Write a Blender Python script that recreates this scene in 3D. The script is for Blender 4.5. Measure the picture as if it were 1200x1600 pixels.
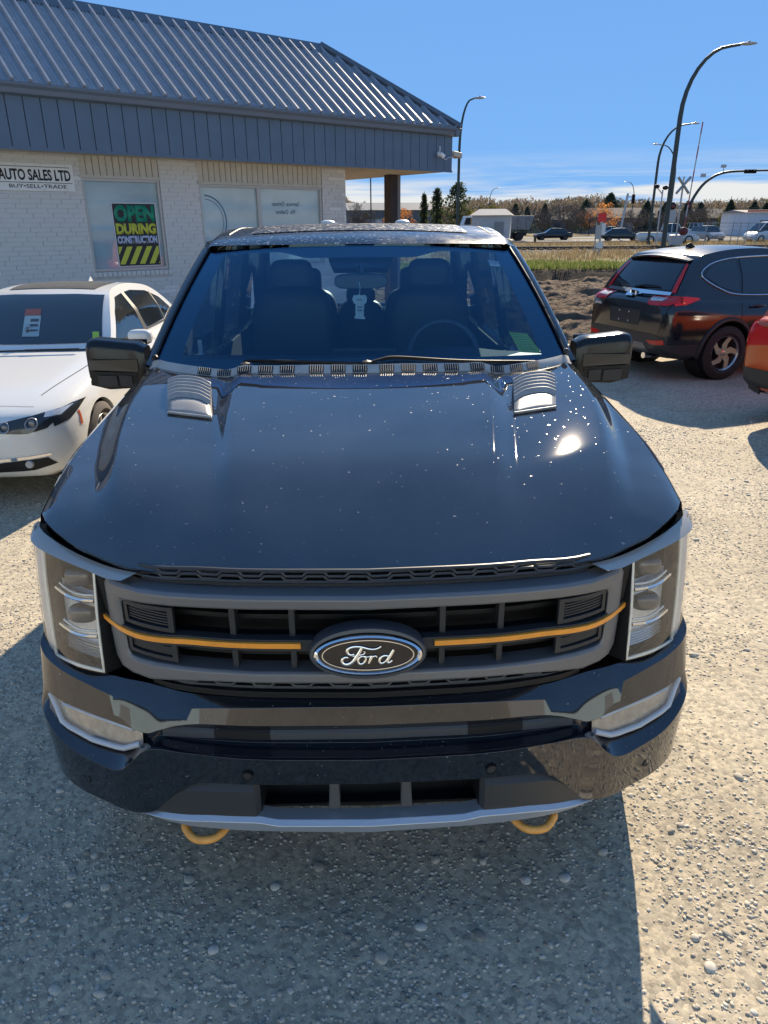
import bpy, bmesh, math, random
import numpy as np
from mathutils import Vector, Matrix
from mathutils.bvhtree import BVHTree

for o in list(bpy.data.objects): bpy.data.objects.remove(o)
S = bpy.context.scene
C = S.collection
R = math.radians
PI = math.pi
rnd = random.Random(7)

# ---------------------------------------------------------------- camera
cam = bpy.data.cameras.new('camera'); camo = bpy.data.objects.new('camera', cam); C.objects.link(camo)
camo.location = (0, 0, 1.98)
camo.rotation_euler = (Matrix.Rotation(R(90 - 22.04), 4, 'X') @ Matrix.Rotation(R(-0.4), 4, 'Z')).to_euler()
cam.sensor_fit = 'VERTICAL'; cam.sensor_height = 24
cam.angle = 2 * math.atan(800 / 1109)
cam.clip_start = .05; cam.clip_end = 3000
S.camera = camo

# ---------------------------------------------------------------- world and sun
SUN_EL, SUN_AZ = R(29.5), R(17.0)          # azimuth to the right of +Y
W = bpy.data.worlds.new('World'); S.world = W; W.use_nodes = True
nt = W.node_tree; N = nt.nodes; LK = nt.links
N.clear()
sky = N.new('ShaderNodeTexSky'); sky.sky_type = 'NISHITA'; sky.sun_disc = False
sky.sun_elevation = SUN_EL; sky.sun_rotation = SUN_AZ
sky.altitude = 900; sky.air_density = 1.0; sky.dust_density = 0.0; sky.ozone_density = 3.0
gam = N.new('ShaderNodeGamma'); gam.inputs['Gamma'].default_value = .2     # the whole sky is printed with low contrast, as the phone does
hs = N.new('ShaderNodeMixRGB'); hs.blend_type = 'MULTIPLY'; hs.inputs[0].default_value = 1; hs.inputs[2].default_value = (.84, 1.74, 3.25, 1)
LK.new(sky.outputs[0], gam.inputs['Color']); LK.new(gam.outputs[0], hs.inputs[1])
tc = N.new('ShaderNodeTexCoord'); sx = N.new('ShaderNodeSeparateXYZ'); LK.new(tc.outputs['Generated'], sx.inputs[0])
mp = N.new('ShaderNodeMapping'); mp.inputs['Scale'].default_value = (1.6, 1.6, 26); LK.new(tc.outputs['Generated'], mp.inputs[0])
nz = N.new('ShaderNodeTexNoise'); nz.inputs['Scale'].default_value = 2.2; nz.inputs['Detail'].default_value = 7; nz.inputs['Roughness'].default_value = .55; nz.inputs['Distortion'].default_value = .35
LK.new(mp.outputs[0], nz.inputs['Vector'])
r1 = N.new('ShaderNodeValToRGB'); e = r1.color_ramp.elements
e[0].position = .40; e[0].color = (0, 0, 0, 1); e[1].position = .56; e[1].color = (1, 1, 1, 1)
LK.new(nz.outputs['Fac'], r1.inputs[0])
r2 = N.new('ShaderNodeValToRGB'); e = r2.color_ramp.elements
e[0].position = .0; e[0].color = (1, 1, 1, 1); e[1].position = .085; e[1].color = (0, 0, 0, 1)
for p_, c_ in ((.02, .8), (.042, .85), (.056, .3)):
    q = e.new(p_); q.color = (c_, c_, c_, 1)
LK.new(sx.outputs['Z'], r2.inputs[0])
mu = N.new('ShaderNodeMath'); mu.operation = 'MULTIPLY'; LK.new(r1.outputs[0], mu.inputs[0]); LK.new(r2.outputs[0], mu.inputs[1])
mx = N.new('ShaderNodeMixRGB'); LK.new(mu.outputs[0], mx.inputs[0]); LK.new(hs.outputs[0], mx.inputs[1]); mx.inputs[2].default_value = (5.4, 5.2, 4.7, 1)
bg = N.new('ShaderNodeBackground'); bg.inputs['Strength'].default_value = .08; LK.new(mx.outputs[0], bg.inputs['Color'])
wo = N.new('ShaderNodeOutputWorld'); LK.new(bg.outputs[0], wo.inputs[0])

sl = bpy.data.lights.new('sun', 'SUN'); slo = bpy.data.objects.new('sun', sl); C.objects.link(slo)
sl.energy = 4.8; sl.angle = R(.5); sl.color = (1, .845, .63)
sd = Vector((math.sin(SUN_AZ) * math.cos(SUN_EL), math.cos(SUN_AZ) * math.cos(SUN_EL), math.sin(SUN_EL)))
slo.rotation_euler = sd.to_track_quat('Z', 'Y').to_euler(); slo.location = sd * 60

vs = S.view_settings; vs.view_transform = 'Standard'; vs.look = 'None'; vs.exposure = 1.15; vs.gamma = 1
S.render.engine = 'CYCLES'
S.cycles.max_bounces = 10; S.cycles.transparent_max_bounces = 16

# ---------------------------------------------------------------- materials
MATS = {}
def M(name, col, rough=.5, metal=0., var=None, bump=None, coat=0., spec=.5, speck=None, emit=None, ior=1.5, rv=None):
    """Principled material; var=(scale, amount) mottles the colour, bump=(scale, strength, distance),
    speck=(scale, threshold, colour) adds small dust spots, rv=(scale, amount) varies the gloss."""
    if name in MATS: return MATS[name]
    m = bpy.data.materials.new(name); m.use_nodes = True; t = m.node_tree; n = t.nodes; l = t.links
    b = n['Principled BSDF']
    b.inputs['Base Color'].default_value = (*col, 1); b.inputs['Roughness'].default_value = rough
    b.inputs['Metallic'].default_value = metal; b.inputs['Coat Weight'].default_value = coat
    b.inputs['Coat Roughness'].default_value = .02; b.inputs['Coat IOR'].default_value = 1.95
    b.inputs['Specular IOR Level'].default_value = spec; b.inputs['IOR'].default_value = ior
    co = n.new('ShaderNodeTexCoord').outputs['Object']
    out = None
    def noise(sc, det=6):
        q = n.new('ShaderNodeTexNoise'); q.inputs['Scale'].default_value = sc; q.inputs['Detail'].default_value = det
        q.inputs['Roughness'].default_value = .6
        l.new(co, q.inputs['Vector']); return q.outputs['Fac']
    if var:
        rp = n.new('ShaderNodeMapRange'); rp.inputs[1].default_value = .3; rp.inputs[2].default_value = .7
        rp.inputs[3].default_value = 1 - var[1]; rp.inputs[4].default_value = 1 + var[1]
        l.new(noise(var[0]), rp.inputs[0])
        mv = n.new('ShaderNodeVectorMath'); mv.operation = 'SCALE'; mv.inputs[0].default_value = col
        l.new(rp.outputs[0], mv.inputs['Scale']); out = mv.outputs[0]
    if speck:
        rp = n.new('ShaderNodeMapRange'); rp.inputs[1].default_value = speck[1]; rp.inputs[2].default_value = speck[1] + .04
        l.new(noise(speck[0], 3), rp.inputs[0])
        mm = n.new('ShaderNodeMixRGB'); l.new(rp.outputs[0], mm.inputs[0])
        if out: l.new(out, mm.inputs[1])
        else: mm.inputs[1].default_value = (*col, 1)
        mm.inputs[2].default_value = (*speck[2], 1); out = mm.outputs[0]
        rr = n.new('ShaderNodeMapRange'); rr.inputs[3].default_value = rough; rr.inputs[4].default_value = .7
        l.new(rp.outputs[0], rr.inputs[0]); l.new(rr.outputs[0], b.inputs['Roughness'])
    if rv:
        rr = n.new('ShaderNodeMapRange'); rr.inputs[1].default_value = .35; rr.inputs[2].default_value = .7
        rr.inputs[3].default_value = rough; rr.inputs[4].default_value = rough + rv[1]
        l.new(noise(rv[0]), rr.inputs[0]); l.new(rr.outputs[0], b.inputs['Roughness'])
    if out: l.new(out, b.inputs['Base Color'])
    if bump:
        bp = n.new('ShaderNodeBump'); bp.inputs['Strength'].default_value = bump[1]; bp.inputs['Distance'].default_value = bump[2] if len(bump) > 2 else .01
        l.new(noise(bump[0]), bp.inputs['Height']); l.new(bp.outputs[0], b.inputs['Normal'])
    if emit:
        b.inputs['Emission Color'].default_value = (*emit[0], 1); b.inputs['Emission Strength'].default_value = emit[1]
    MATS[name] = m; return m

def glass(name, tint=(.8, .9, .95), refl=1.0, rough=.0, dust=0., gcol=(1, 1, 1)):
    """thin pane: tinted see-through plus a Fresnel mirror and a film of dust"""
    if name in MATS: return MATS[name]
    m = bpy.data.materials.new(name); m.use_nodes = True; t = m.node_tree; n = t.nodes; l = t.links
    n.clear()
    tr = n.new('ShaderNodeBsdfTransparent'); tr.inputs[0].default_value = (*tint, 1)
    gl = n.new('ShaderNodeBsdfGlossy'); gl.inputs['Roughness'].default_value = rough; gl.inputs['Color'].default_value = (*gcol, 1)
    fr = n.new('ShaderNodeFresnel')
    ge = n.new('ShaderNodeNewGeometry'); io = n.new('ShaderNodeMapRange'); io.inputs[3].default_value = 1.6; io.inputs[4].default_value = 1 / 1.6   # same pane from either side
    l.new(ge.outputs['Backfacing'], io.inputs[0]); l.new(io.outputs[0], fr.inputs['IOR'])
    ml = n.new('ShaderNodeMath'); ml.operation = 'MULTIPLY'; ml.inputs[1].default_value = refl; ml.use_clamp = True
    l.new(fr.outputs[0], ml.inputs[0])
    mix = n.new('ShaderNodeMixShader'); l.new(ml.outputs[0], mix.inputs[0]); l.new(tr.outputs[0], mix.inputs[1]); l.new(gl.outputs[0], mix.inputs[2])
    last = mix.outputs[0]
    if dust:
        df = n.new('ShaderNodeBsdfDiffuse'); df.inputs[0].default_value = (.55, .53, .48, 1)
        co = n.new('ShaderNodeTexCoord'); nn = n.new('ShaderNodeTexNoise'); nn.inputs['Scale'].default_value = 9; nn.inputs['Detail'].default_value = 8; nn.inputs['Roughness'].default_value = .7
        l.new(co.outputs['Object'], nn.inputs['Vector'])
        mr = n.new('ShaderNodeMapRange'); mr.inputs[1].default_value = .35; mr.inputs[2].default_value = .75; mr.inputs[3].default_value = dust * .4; mr.inputs[4].default_value = dust * 1.8
        l.new(nn.outputs['Fac'], mr.inputs[0])
        m2 = n.new('ShaderNodeMixShader'); l.new(mr.outputs[0], m2.inputs[0]); l.new(last, m2.inputs[1]); l.new(df.outputs[0], m2.inputs[2]); last = m2.outputs[0]
    ou = n.new('ShaderNodeOutputMaterial'); l.new(last, ou.inputs[0])
    MATS[name] = m; return m

# ---------------------------------------------------------------- mesh helpers
class MB:
    def __init__(s): s.v = []; s.f = []
    def add(s, vs, fs):
        o = len(s.v); s.v += [tuple(v) for v in vs]; s.f += [tuple(i + o for i in f) for f in fs]; return s
    def box(s, c, d, rz=0.):
        cx, cy, cz = c; a, b, h = d[0] / 2, d[1] / 2, d[2] / 2; co, si = math.cos(rz), math.sin(rz); vs = []
        for z in (-h, h):
            for x, y in ((-a, -b), (a, -b), (a, b), (-a, b)):
                vs.append((cx + x * co - y * si, cy + x * si + y * co, cz + z))
        return s.add(vs, [(3, 2, 1, 0), (4, 5, 6, 7), (0, 1, 5, 4), (1, 2, 6, 5), (2, 3, 7, 6), (3, 0, 4, 7)])
    def b2(s, x0, x1, y0, y1, z0, z1):
        return s.box(((x0 + x1) / 2, (y0 + y1) / 2, (z0 + z1) / 2), (x1 - x0, y1 - y0, z1 - z0))
    def grid(s, P, cu=False, cv=False):
        nu, nv = len(P), len(P[0]); vs = [p for row in P for p in row]; fs = []
        for i in range(nu if cu else nu - 1):
            for j in range(nv if cv else nv - 1):
                a = i * nv + j; b = ((i + 1) % nu) * nv + j; c = ((i + 1) % nu) * nv + (j + 1) % nv; d = i * nv + (j + 1) % nv
                fs.append((a, b, c, d))
        return s.add(vs, fs)
    def tube(s, path, r, n=8, cap=True, flat=None):
        path = [Vector(p) for p in path]; rs = r if isinstance(r, (list, tuple)) else [r] * len(path)
        P = []; up = None
        for i, p in enumerate(path):
            t = (path[min(i + 1, len(path) - 1)] - path[max(i - 1, 0)]).normalized()
            if up is None:
                up = Vector((0, 0, 1)) if abs(t.z) < .9 else Vector((0, 1, 0))
                if flat: up = Vector(flat)
            sd_ = t.cross(up).normalized(); u2 = sd_.cross(t).normalized(); up = u2 if not flat else up
            k = .35 if flat else 1
            P.append([p + (sd_ * math.cos(a) + u2 * math.sin(a) * k) * rs[i] for a in [2 * PI * j / n for j in range(n)]])
        o = len(s.v); s.grid(P, cv=True)
        if cap:
            s.f.append(tuple(o + j for j in range(n))); s.f.append(tuple(o + (len(path) - 1) * n + j for j in reversed(range(n))))
        return s
    def prism(s, A, off):
        n = len(A); off = Vector(off); B = [Vector(a) + off for a in A]
        return s.add(list(A) + [tuple(b) for b in B], [tuple(range(n)), tuple(range(2 * n - 1, n - 1, -1))] + [(i, (i + 1) % n, n + (i + 1) % n, n + i) for i in range(n)])
    def lathe(s, prof, n=24, c=(0, 0, 0), axis='x'):
        P = []
        for (a, r) in prof:          # a along the axis, r radius
            row = []
            for j in range(n):
                t = 2 * PI * j / n; q = (a, r * math.cos(t), r * math.sin(t))
                if axis == 'y': q = (q[1], q[0], q[2])
                if axis == 'z': q = (q[1], q[2], q[0])
                row.append((c[0] + q[0], c[1] + q[1], c[2] + q[2]))
            P.append(row)
        return s.grid(P, cv=True)
    def ell(s, c, r, nu=16, nv=10, power=1.0):
        P = []
        sg = lambda v: math.copysign(abs(v) ** power, v)
        for i in range(nv + 1):
            a = -PI / 2 + PI * i / nv
            P.append([(c[0] + r[0] * sg(math.cos(a)) * sg(math.cos(2 * PI * j / nu)), c[1] + r[1] * sg(math.cos(a)) * sg(math.sin(2 * PI * j / nu)), c[2] + r[2] * sg(math.sin(a))) for j in range(nu)])
        return s.grid(P, cv=True)
    def mir(s):
        n = len(s.v); s.v += [(-x, y, z) for x, y, z in s.v]; s.f += [tuple(n + i for i in reversed(f)) for f in list(s.f)]; return s
    def flipx(s):
        s.v = [(-x, y, z) for x, y, z in s.v]; s.f = [tuple(reversed(f)) for f in s.f]; return s
    def xf(s, m):
        s.v = [tuple(m @ Vector(v)) for v in s.v]; return s
    def mesh(s, name, merge=1e-5):
        me = bpy.data.meshes.new(name); bm = bmesh.new()
        vs = [bm.verts.new(v) for v in s.v]
        for f in s.f:
            try: bm.faces.new([vs[i] for i in dict.fromkeys(f)])
            except Exception: pass
        if merge: bmesh.ops.remove_doubles(bm, verts=bm.verts, dist=merge)
        bmesh.ops.recalc_face_normals(bm, faces=bm.faces)
        bm.to_mesh(me); bm.free(); return me
    def build(s, name, mat, parent=None, smooth=None, bevel=None, merge=1e-5, seg=2, solid=None, sub=0):
        me = s.mesh(name, merge); return mkobj(name, me, mat, parent, smooth, bevel, seg, solid, sub)

def mkobj(name, me, mat, parent=None, smooth=None, bevel=None, seg=2, solid=None, sub=0):
    if not me.materials: me.materials.append(mat)
    if smooth is not None:
        me.polygons.foreach_set('use_smooth', [True] * len(me.polygons)); me.set_sharp_from_angle(angle=R(smooth))
    o = bpy.data.objects.new(name, me); C.objects.link(o)
    if parent is not None: o.parent = parent
    if solid:
        q = o.modifiers.new('s', 'SOLIDIFY'); q.thickness = solid; q.offset = -1
    if bevel:
        q = o.modifiers.new('b', 'BEVEL'); q.width = bevel; q.segments = seg; q.limit_method = 'ANGLE'; q.angle_limit = R(28); q.harden_normals = smooth is not None
    if sub:
        q = o.modifiers.new('u', 'SUBSURF'); q.levels = sub; q.render_levels = sub
    return o

def tag(o, label=None, cat=None, group=None, kind=None):
    if label: o['label'] = label
    if cat: o['category'] = cat
    if group: o['group'] = group
    if kind: o['kind'] = kind
    return o
def thing(name, label, cat, loc=(0, 0, 0), rz=0., group=None):
    o = bpy.data.objects.new(name, None); C.objects.link(o); o.location = loc; o.rotation_euler = (0, 0, rz)
    o.empty_display_size = .2
    return tag(o, label, cat, group)
def kids(o): return [c for c in bpy.data.objects if c.parent == o]
def copy_tree(o, parent=None):
    c = o.copy(); C.objects.link(c); c.parent = parent
    for ch in list(o.children): copy_tree(ch, c)
    return c
def applied(o):
    """bake an object's modifiers into its mesh"""
    dg = bpy.context.evaluated_depsgraph_get(); ev = o.evaluated_get(dg)
    me = bpy.data.meshes.new_from_object(ev); o.modifiers.clear(); old = o.data; o.data = me
    bpy.data.meshes.remove(old); return o
def cut(o, cutter):
    q = o.modifiers.new('cut', 'BOOLEAN'); q.operation = 'DIFFERENCE'; q.object = cutter; q.solver = 'EXACT'
    applied(o); me = cutter.data; bpy.data.objects.remove(cutter); bpy.data.meshes.remove(me); return o

def spl(T):
    """smooth interpolation through a table of (t, value)"""
    xs = [t for t, _ in T]; ys = [v for _, v in T]; n = len(xs)
    d = [(ys[i + 1] - ys[i]) / (xs[i + 1] - xs[i]) for i in range(n - 1)]
    m = [d[0]] + [0 if d[i - 1] * d[i] <= 0 else 2 * d[i - 1] * d[i] / (d[i - 1] + d[i]) for i in range(1, n - 1)] + [d[-1]]
    def f(x):
        if x <= xs[0]: return ys[0] + (x - xs[0]) * m[0] * 0
        if x >= xs[-1]: return ys[-1]
        i = 0
        while x > xs[i + 1]: i += 1
        h = xs[i + 1] - xs[i]; t = (x - xs[i]) / h
        return (2 * t ** 3 - 3 * t * t + 1) * ys[i] + (t ** 3 - 2 * t * t + t) * h * m[i] + (-2 * t ** 3 + 3 * t * t) * ys[i + 1] + (t ** 3 - t * t) * h * m[i + 1]
    return f
def lin(T, x):
    if x <= T[0][0]: return T[0][1]
    for (a, b), (c, d) in zip(T, T[1:]):
        if x <= c: return b + (d - b) * (x - a) / (c - a)
    return T[-1][1]
def sm(a, b, x):
    t = max(0, min(1, (x - a) / (b - a))); return t * t * (3 - 2 * t)
def crom(pts, n):
    """Catmull-Rom through points, n steps per span"""
    P = [Vector(p) for p in pts]; out = []
    for i in range(len(P) - 1):
        a, b, c, d = P[max(i - 1, 0)], P[i], P[i + 1], P[min(i + 2, len(P) - 1)]
        for k in range(n):
            t = k / n
            out.append(.5 * ((2 * b) + (c - a) * t + (2 * a - 5 * b + 4 * c - d) * t * t + (3 * b - a - 3 * c + d) * t ** 3))
    out.append(P[-1]); return out
def bvh(o):
    bm = bmesh.new(); bm.from_mesh(o.data); t = BVHTree.FromBMesh(bm); bm.free(); return t
def decal(name, tree, poly, plane, sign, mat, parent, off=.004, cuts=4, thick=0., smooth=40, bevel=None):
    """lay a polygon drawn in the xz / yz / xy plane on a body surface, a few millimetres proud of it.
    plane 'xz' looks along y, 'yz' along x, 'xy' along z; sign is the side the ray comes from."""
    bm = bmesh.new()
    def up(p, d):
        a, b = p[0], p[1]
        return Vector((a, d, b)) if plane == 'xz' else Vector((d, a, b)) if plane == 'yz' else Vector((a, b, d))
    vs = [bm.verts.new(up(p, 0)) for p in poly]
    bm.faces.new(vs)
    bmesh.ops.triangulate(bm, faces=bm.faces)
    for _ in range(cuts):
        es = [e_ for e_ in bm.edges if e_.calc_length() > .045]
        if not es: break
        bmesh.ops.subdivide_edges(bm, edges=es, cuts=1)
        bmesh.ops.triangulate(bm, faces=bm.faces)
    ax = {'xz': 1, 'yz': 0, 'xy': 2}[plane]
    dirv = Vector((0, 0, 0)); dirv[ax] = -sign
    last = None; miss = []
    for v in bm.verts:
        o = v.co.copy(); o[ax] = sign * 20
        h = tree.ray_cast(o, dirv)
        if h[0] is None: miss.append(v); continue
        v.co = h[0] + h[1] * off * (1 if h[1].dot(dirv) < 0 else -1); last = v.co[ax]
    good = [v for v in bm.verts if v not in miss]
    for v in miss:
        if good:
            q = min(good, key=lambda g: sum((g.co[k] - v.co[k]) ** 2 for k in range(3) if k != ax)); v.co[ax] = q.co[ax]
    bmesh.ops.recalc_face_normals(bm, faces=bm.faces)
    if bm.faces:
        bm.faces.ensure_lookup_table()
        if sum(f.normal[ax] * f.calc_area() for f in bm.faces) * sign < 0: bmesh.ops.reverse_faces(bm, faces=bm.faces)
    me = bpy.data.meshes.new(name); bm.to_mesh(me); bm.free()
    o = mkobj(name, me, mat, parent, smooth)
    if thick:
        q = o.modifiers.new('s', 'SOLIDIFY'); q.thickness = thick; q.offset = -1 if thick > 0 else 1
    return o
def text(name, body, mat, parent, w, h, mtx, depth=.002, bold=0., mirror=False):
    """lettering fitted to a w x h box whose lower left corner is the origin of mtx (x right, y up)"""
    cu = bpy.data.curves.new(name, 'FONT'); cu.body = body; cu.size = 1; cu.offset = bold; cu.extrude = 0; cu.resolution_u = 3
    to = bpy.data.objects.new(name, cu); C.objects.link(to)
    bpy.context.view_layer.update()
    me = bpy.data.meshes.new_from_object(to.evaluated_get(bpy.context.evaluated_depsgraph_get()))
    bpy.data.objects.remove(to); bpy.data.curves.remove(cu)
    me.materials.clear()
    co = np.zeros(len(me.vertices) * 3); me.vertices.foreach_get('co', co); co = co.reshape(-1, 3)
    lo, hi = co.min(0), co.max(0)
    for v in me.vertices:
        x = (v.co.x - lo[0]) / (hi[0] - lo[0]) * w; y = (v.co.y - lo[1]) / (hi[1] - lo[1]) * h
        if mirror: x = w - x
        v.co = mtx @ Vector((x, y, 0))
    o = mkobj(name, me, mat, parent)
    q = o.modifiers.new('s', 'SOLIDIFY'); q.thickness = depth; q.offset = 0
    return o
def frame_mtx(o, x, y):
    """matrix with origin o, x and y axes given"""
    x = Vector(x).normalized(); y = Vector(y).normalized(); z = x.cross(y)
    return Matrix(((x.x, y.x, z.x, o[0]), (x.y, y.y, z.y, o[1]), (x.z, y.z, z.z, o[2]), (0, 0, 0, 1)))
# ================================================================ ground, field, road
def ground_mat():
    m = bpy.data.materials.new('gravel lot'); m.use_nodes = True; t = m.node_tree; n = t.nodes; l = t.links; b = n['Principled BSDF']
    b.inputs['Roughness'].default_value = .92; b.inputs['Specular IOR Level'].default_value = .25
    co = n.new('ShaderNodeTexCoord').outputs['Object']
    def noise(sc, det=6, rg=.6):
        q = n.new('ShaderNodeTexNoise'); q.inputs['Scale'].default_value = sc; q.inputs['Detail'].default_value = det; q.inputs['Roughness'].default_value = rg
        l.new(co, q.inputs['Vector']); return q.outputs['Fac']
    def ramp(src, stops):
        q = n.new('ShaderNodeValToRGB'); e = q.color_ramp.elements
        e[0].position, e[0].color = stops[0][0], (*stops[0][1], 1); e[1].position, e[1].color = stops[-1][0], (*stops[-1][1], 1)
        for p, c in stops[1:-1]:
            k = e.new(p); k.color = (*c, 1)
        l.new(src, q.inputs[0]); return q.outputs[0]
    def mix(f, a, c, mode='MIX'):
        q = n.new('ShaderNodeMixRGB'); q.blend_type = mode
        if isinstance(f, float): q.inputs[0].default_value = f
        else: l.new(f, q.inputs[0])
        l.new(a, q.inputs[1]); l.new(c, q.inputs[2]); return q.outputs[0]
    vo = n.new('ShaderNodeTexVoronoi'); vo.inputs['Scale'].default_value = 55; l.new(co, vo.inputs['Vector'])
    vo2 = n.new('ShaderNodeTexVoronoi'); vo2.inputs['Scale'].default_value = 130; l.new(co, vo2.inputs['Vector'])
    base = ramp(noise(.9, 5), [(.30, (.335, .295, .225)), (.5, (.425, .375, .285)), (.7, (.475, .425, .335))])
    fine = ramp(noise(38, 8, .75), [(.30, (.62, .60, .58)), (.5, (.95, .95, .95)), (.72, (1.22, 1.2, 1.16))])
    c1 = mix(1.0, base, fine, 'MULTIPLY')
    st = n.new('ShaderNodeSeparateColor'); l.new(vo.outputs['Color'], st.inputs[0])
    peb = ramp(st.outputs[0], [(.0, (.6, .6, .62)), (.5, (1, 1, 1)), (1, (1.28, 1.24, 1.18))])
    c2 = mix(.75, c1, mix(1.0, c1, peb, 'MULTIPLY'))
    l.new(c2, b.inputs['Base Color'])
    ad = n.new('ShaderNodeMath'); ad.operation = 'ADD'; l.new(vo.outputs['Distance'], ad.inputs[0])
    m2 = n.new('ShaderNodeMath'); m2.operation = 'MULTIPLY'; m2.inputs[1].default_value = .5; l.new(vo2.outputs['Distance'], m2.inputs[0]); l.new(m2.outputs[0], ad.inputs[1])
    inv = n.new('ShaderNodeMath'); inv.operation = 'SUBTRACT'; inv.inputs[0].default_value = 1; l.new(ad.outputs[0], inv.inputs[1])
    a2 = n.new('ShaderNodeMath'); a2.operation = 'ADD'; l.new(inv.outputs[0], a2.inputs[0]); l.new(noise(20, 6, .7), a2.inputs[1])
    bp = n.new('ShaderNodeBump'); bp.inputs['Strength'].default_value = .22; bp.inputs['Distance'].default_value = .006; l.new(a2.outputs[0], bp.inputs['Height']); l.new(bp.outputs[0], b.inputs['Normal'])
    return m
GM = ground_mat()
nr = np.random.default_rng(3)
def vnoise(x, y, seed=0):
    """cheap smooth value noise on arrays"""
    g = np.random.default_rng(seed).random((64, 64))
    xi = np.floor(x).astype(int); yi = np.floor(y).astype(int); fx = x - xi; fy = y - yi
    fx = fx * fx * (3 - 2 * fx); fy = fy * fy * (3 - 2 * fy)
    a = g[xi % 64, yi % 64]; b = g[(xi + 1) % 64, yi % 64]; c = g[xi % 64, (yi + 1) % 64]; d = g[(xi + 1) % 64, (yi + 1) % 64]
    return (a * (1 - fx) + b * fx) * (1 - fy) + (c * (1 - fx) + d * fx) * fy - .5
def npmesh(name, V, F, mat, smooth=False):
    me = bpy.data.meshes.new(name); V = np.asarray(V, dtype=np.float32); F = np.asarray(F, dtype=np.int32)
    k = F.shape[1]; me.vertices.add(len(V)); me.vertices.foreach_set('co', V.ravel())
    me.loops.add(F.size); me.loops.foreach_set('vertex_index', F.ravel())
    me.polygons.add(len(F)); me.polygons.foreach_set('loop_start', np.arange(0, F.size, k, dtype=np.int32)); me.polygons.foreach_set('loop_total', np.full(len(F), k, dtype=np.int32))
    if smooth: me.polygons.foreach_set('use_smooth', np.ones(len(F), dtype=bool))
    me.update(calc_edges=True); me.validate(); me.materials.append(mat)
    o = bpy.data.objects.new(name, me); C.objects.link(o); return o
def ground_h(x, y):
    return .035 * vnoise(x * .5 + 7, y * .5 + 3, 1) + .020 * vnoise(x * 1.7, y * 1.7, 2) + .005 * vnoise(x * 6, y * 6, 5) + .002 * vnoise(x * 15, y * 15, 6)
def axis_pts(segs):
    out = []
    for a, b, n in segs: out += list(np.linspace(a, b, n, endpoint=False))
    return np.array(out + [segs[-1][1]])
gx = axis_pts([(-700, -60, 12), (-60, -9, 26), (-9, -2.6, 60), (-2.6, 3.2, 150), (3.2, 9, 60), (9, 60, 30), (60, 700, 12)])
gy = axis_pts([(-200, -6, 8), (-6, .6, 20), (.6, 5.5, 130), (5.5, 14, 80), (14, 40, 40), (40, 200, 24), (200, 1500, 12)])
X, Y = np.meshgrid(gx, gy, indexing='ij')
fade = np.clip((40 - Y) / 20, 0, 1) * np.clip((40 - abs(X)) / 20, 0, 1)
Z = ground_h(X, Y) * fade - .004 - .25 * np.clip((Y - 11.5) / 4, 0, 1)
nu, nv = X.shape; idx = np.arange(nu * nv).reshape(nu, nv)
F = np.stack([idx[:-1, :-1], idx[1:, :-1], idx[1:, 1:], idx[:-1, 1:]], -1).reshape(-1, 4)
ground = npmesh('ground', np.stack([X, Y, Z], -1).reshape(-1, 3), F, GM, True); tag(ground, kind='structure')

# loose stones lying on the lot
ico = bmesh.new(); bmesh.ops.create_icosphere(ico, subdivisions=1, radius=1); ico.verts.ensure_lookup_table()
IV = np.array([v.co[:] for v in ico.verts]); IF = np.array([[v.index for v in f.verts] for f in ico.faces]); ico.free()
ico = bmesh.new(); bmesh.ops.create_icosphere(ico, subdivisions=2, radius=1); ico.verts.ensure_lookup_table()
JV = np.array([v.co[:] for v in ico.verts]); JF = np.array([[v.index for v in f.verts] for f in ico.faces]); ico.free()
def stones(name, n, area, smin, smax, base_v, base_f, mat, seed, jit=.22, pw=2.2, smooth=True, clump=.55):
    g = np.random.default_rng(seed); x0, x1, y0, y1 = area
    # more stones near the camera: sample y with falloff, gather in patches
    m = n * 3
    px = x0 + (x1 - x0) * g.random(m); py = y0 + (y1 - y0) * g.random(m) ** 1.5
    den = vnoise(px * 1.3 + 11, py * 1.3 + 5, 21) + .6 * vnoise(px * 4, py * 4, 22)
    keep = g.random(m) < np.clip(.42 + clump * den * 1.6, .08, 1); px, py = px[keep][:n], py[keep][:n]; n = len(px)
    s = smin + (smax - smin) * g.random(n) ** pw
    sc = np.stack([s * (.8 + .5 * g.random(n)), s * (.65 + .4 * g.random(n)), s * (.28 + .27 * g.random(n))], -1)
    V = base_v[None] * (1 + jit * (g.random((n, len(base_v), 1)) - .5) * 2) * sc[:, None, :]
    a = g.random(n) * 2 * PI; ca, sa = np.cos(a)[:, None], np.sin(a)[:, None]
    tl = (g.random(n) - .5)[:, None] * .6
    vx = V[..., 0] * ca - V[..., 1] * sa; vy = V[..., 0] * sa + V[..., 1] * ca; vz = V[..., 2] + vx * tl * .5
    z = ground_h(px, py) - .004
    V = np.stack([vx + px[:, None], vy + py[:, None], vz + z[:, None] + (sc[:, 2] * .05)[:, None]], -1)
    Fq = (base_f[None] + (np.arange(n) * len(base_v))[:, None, None]).reshape(-1, 3)
    o = npmesh(name, V.reshape(-1, 3), Fq, mat, smooth)
    return tag(o, kind='stuff')
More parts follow.
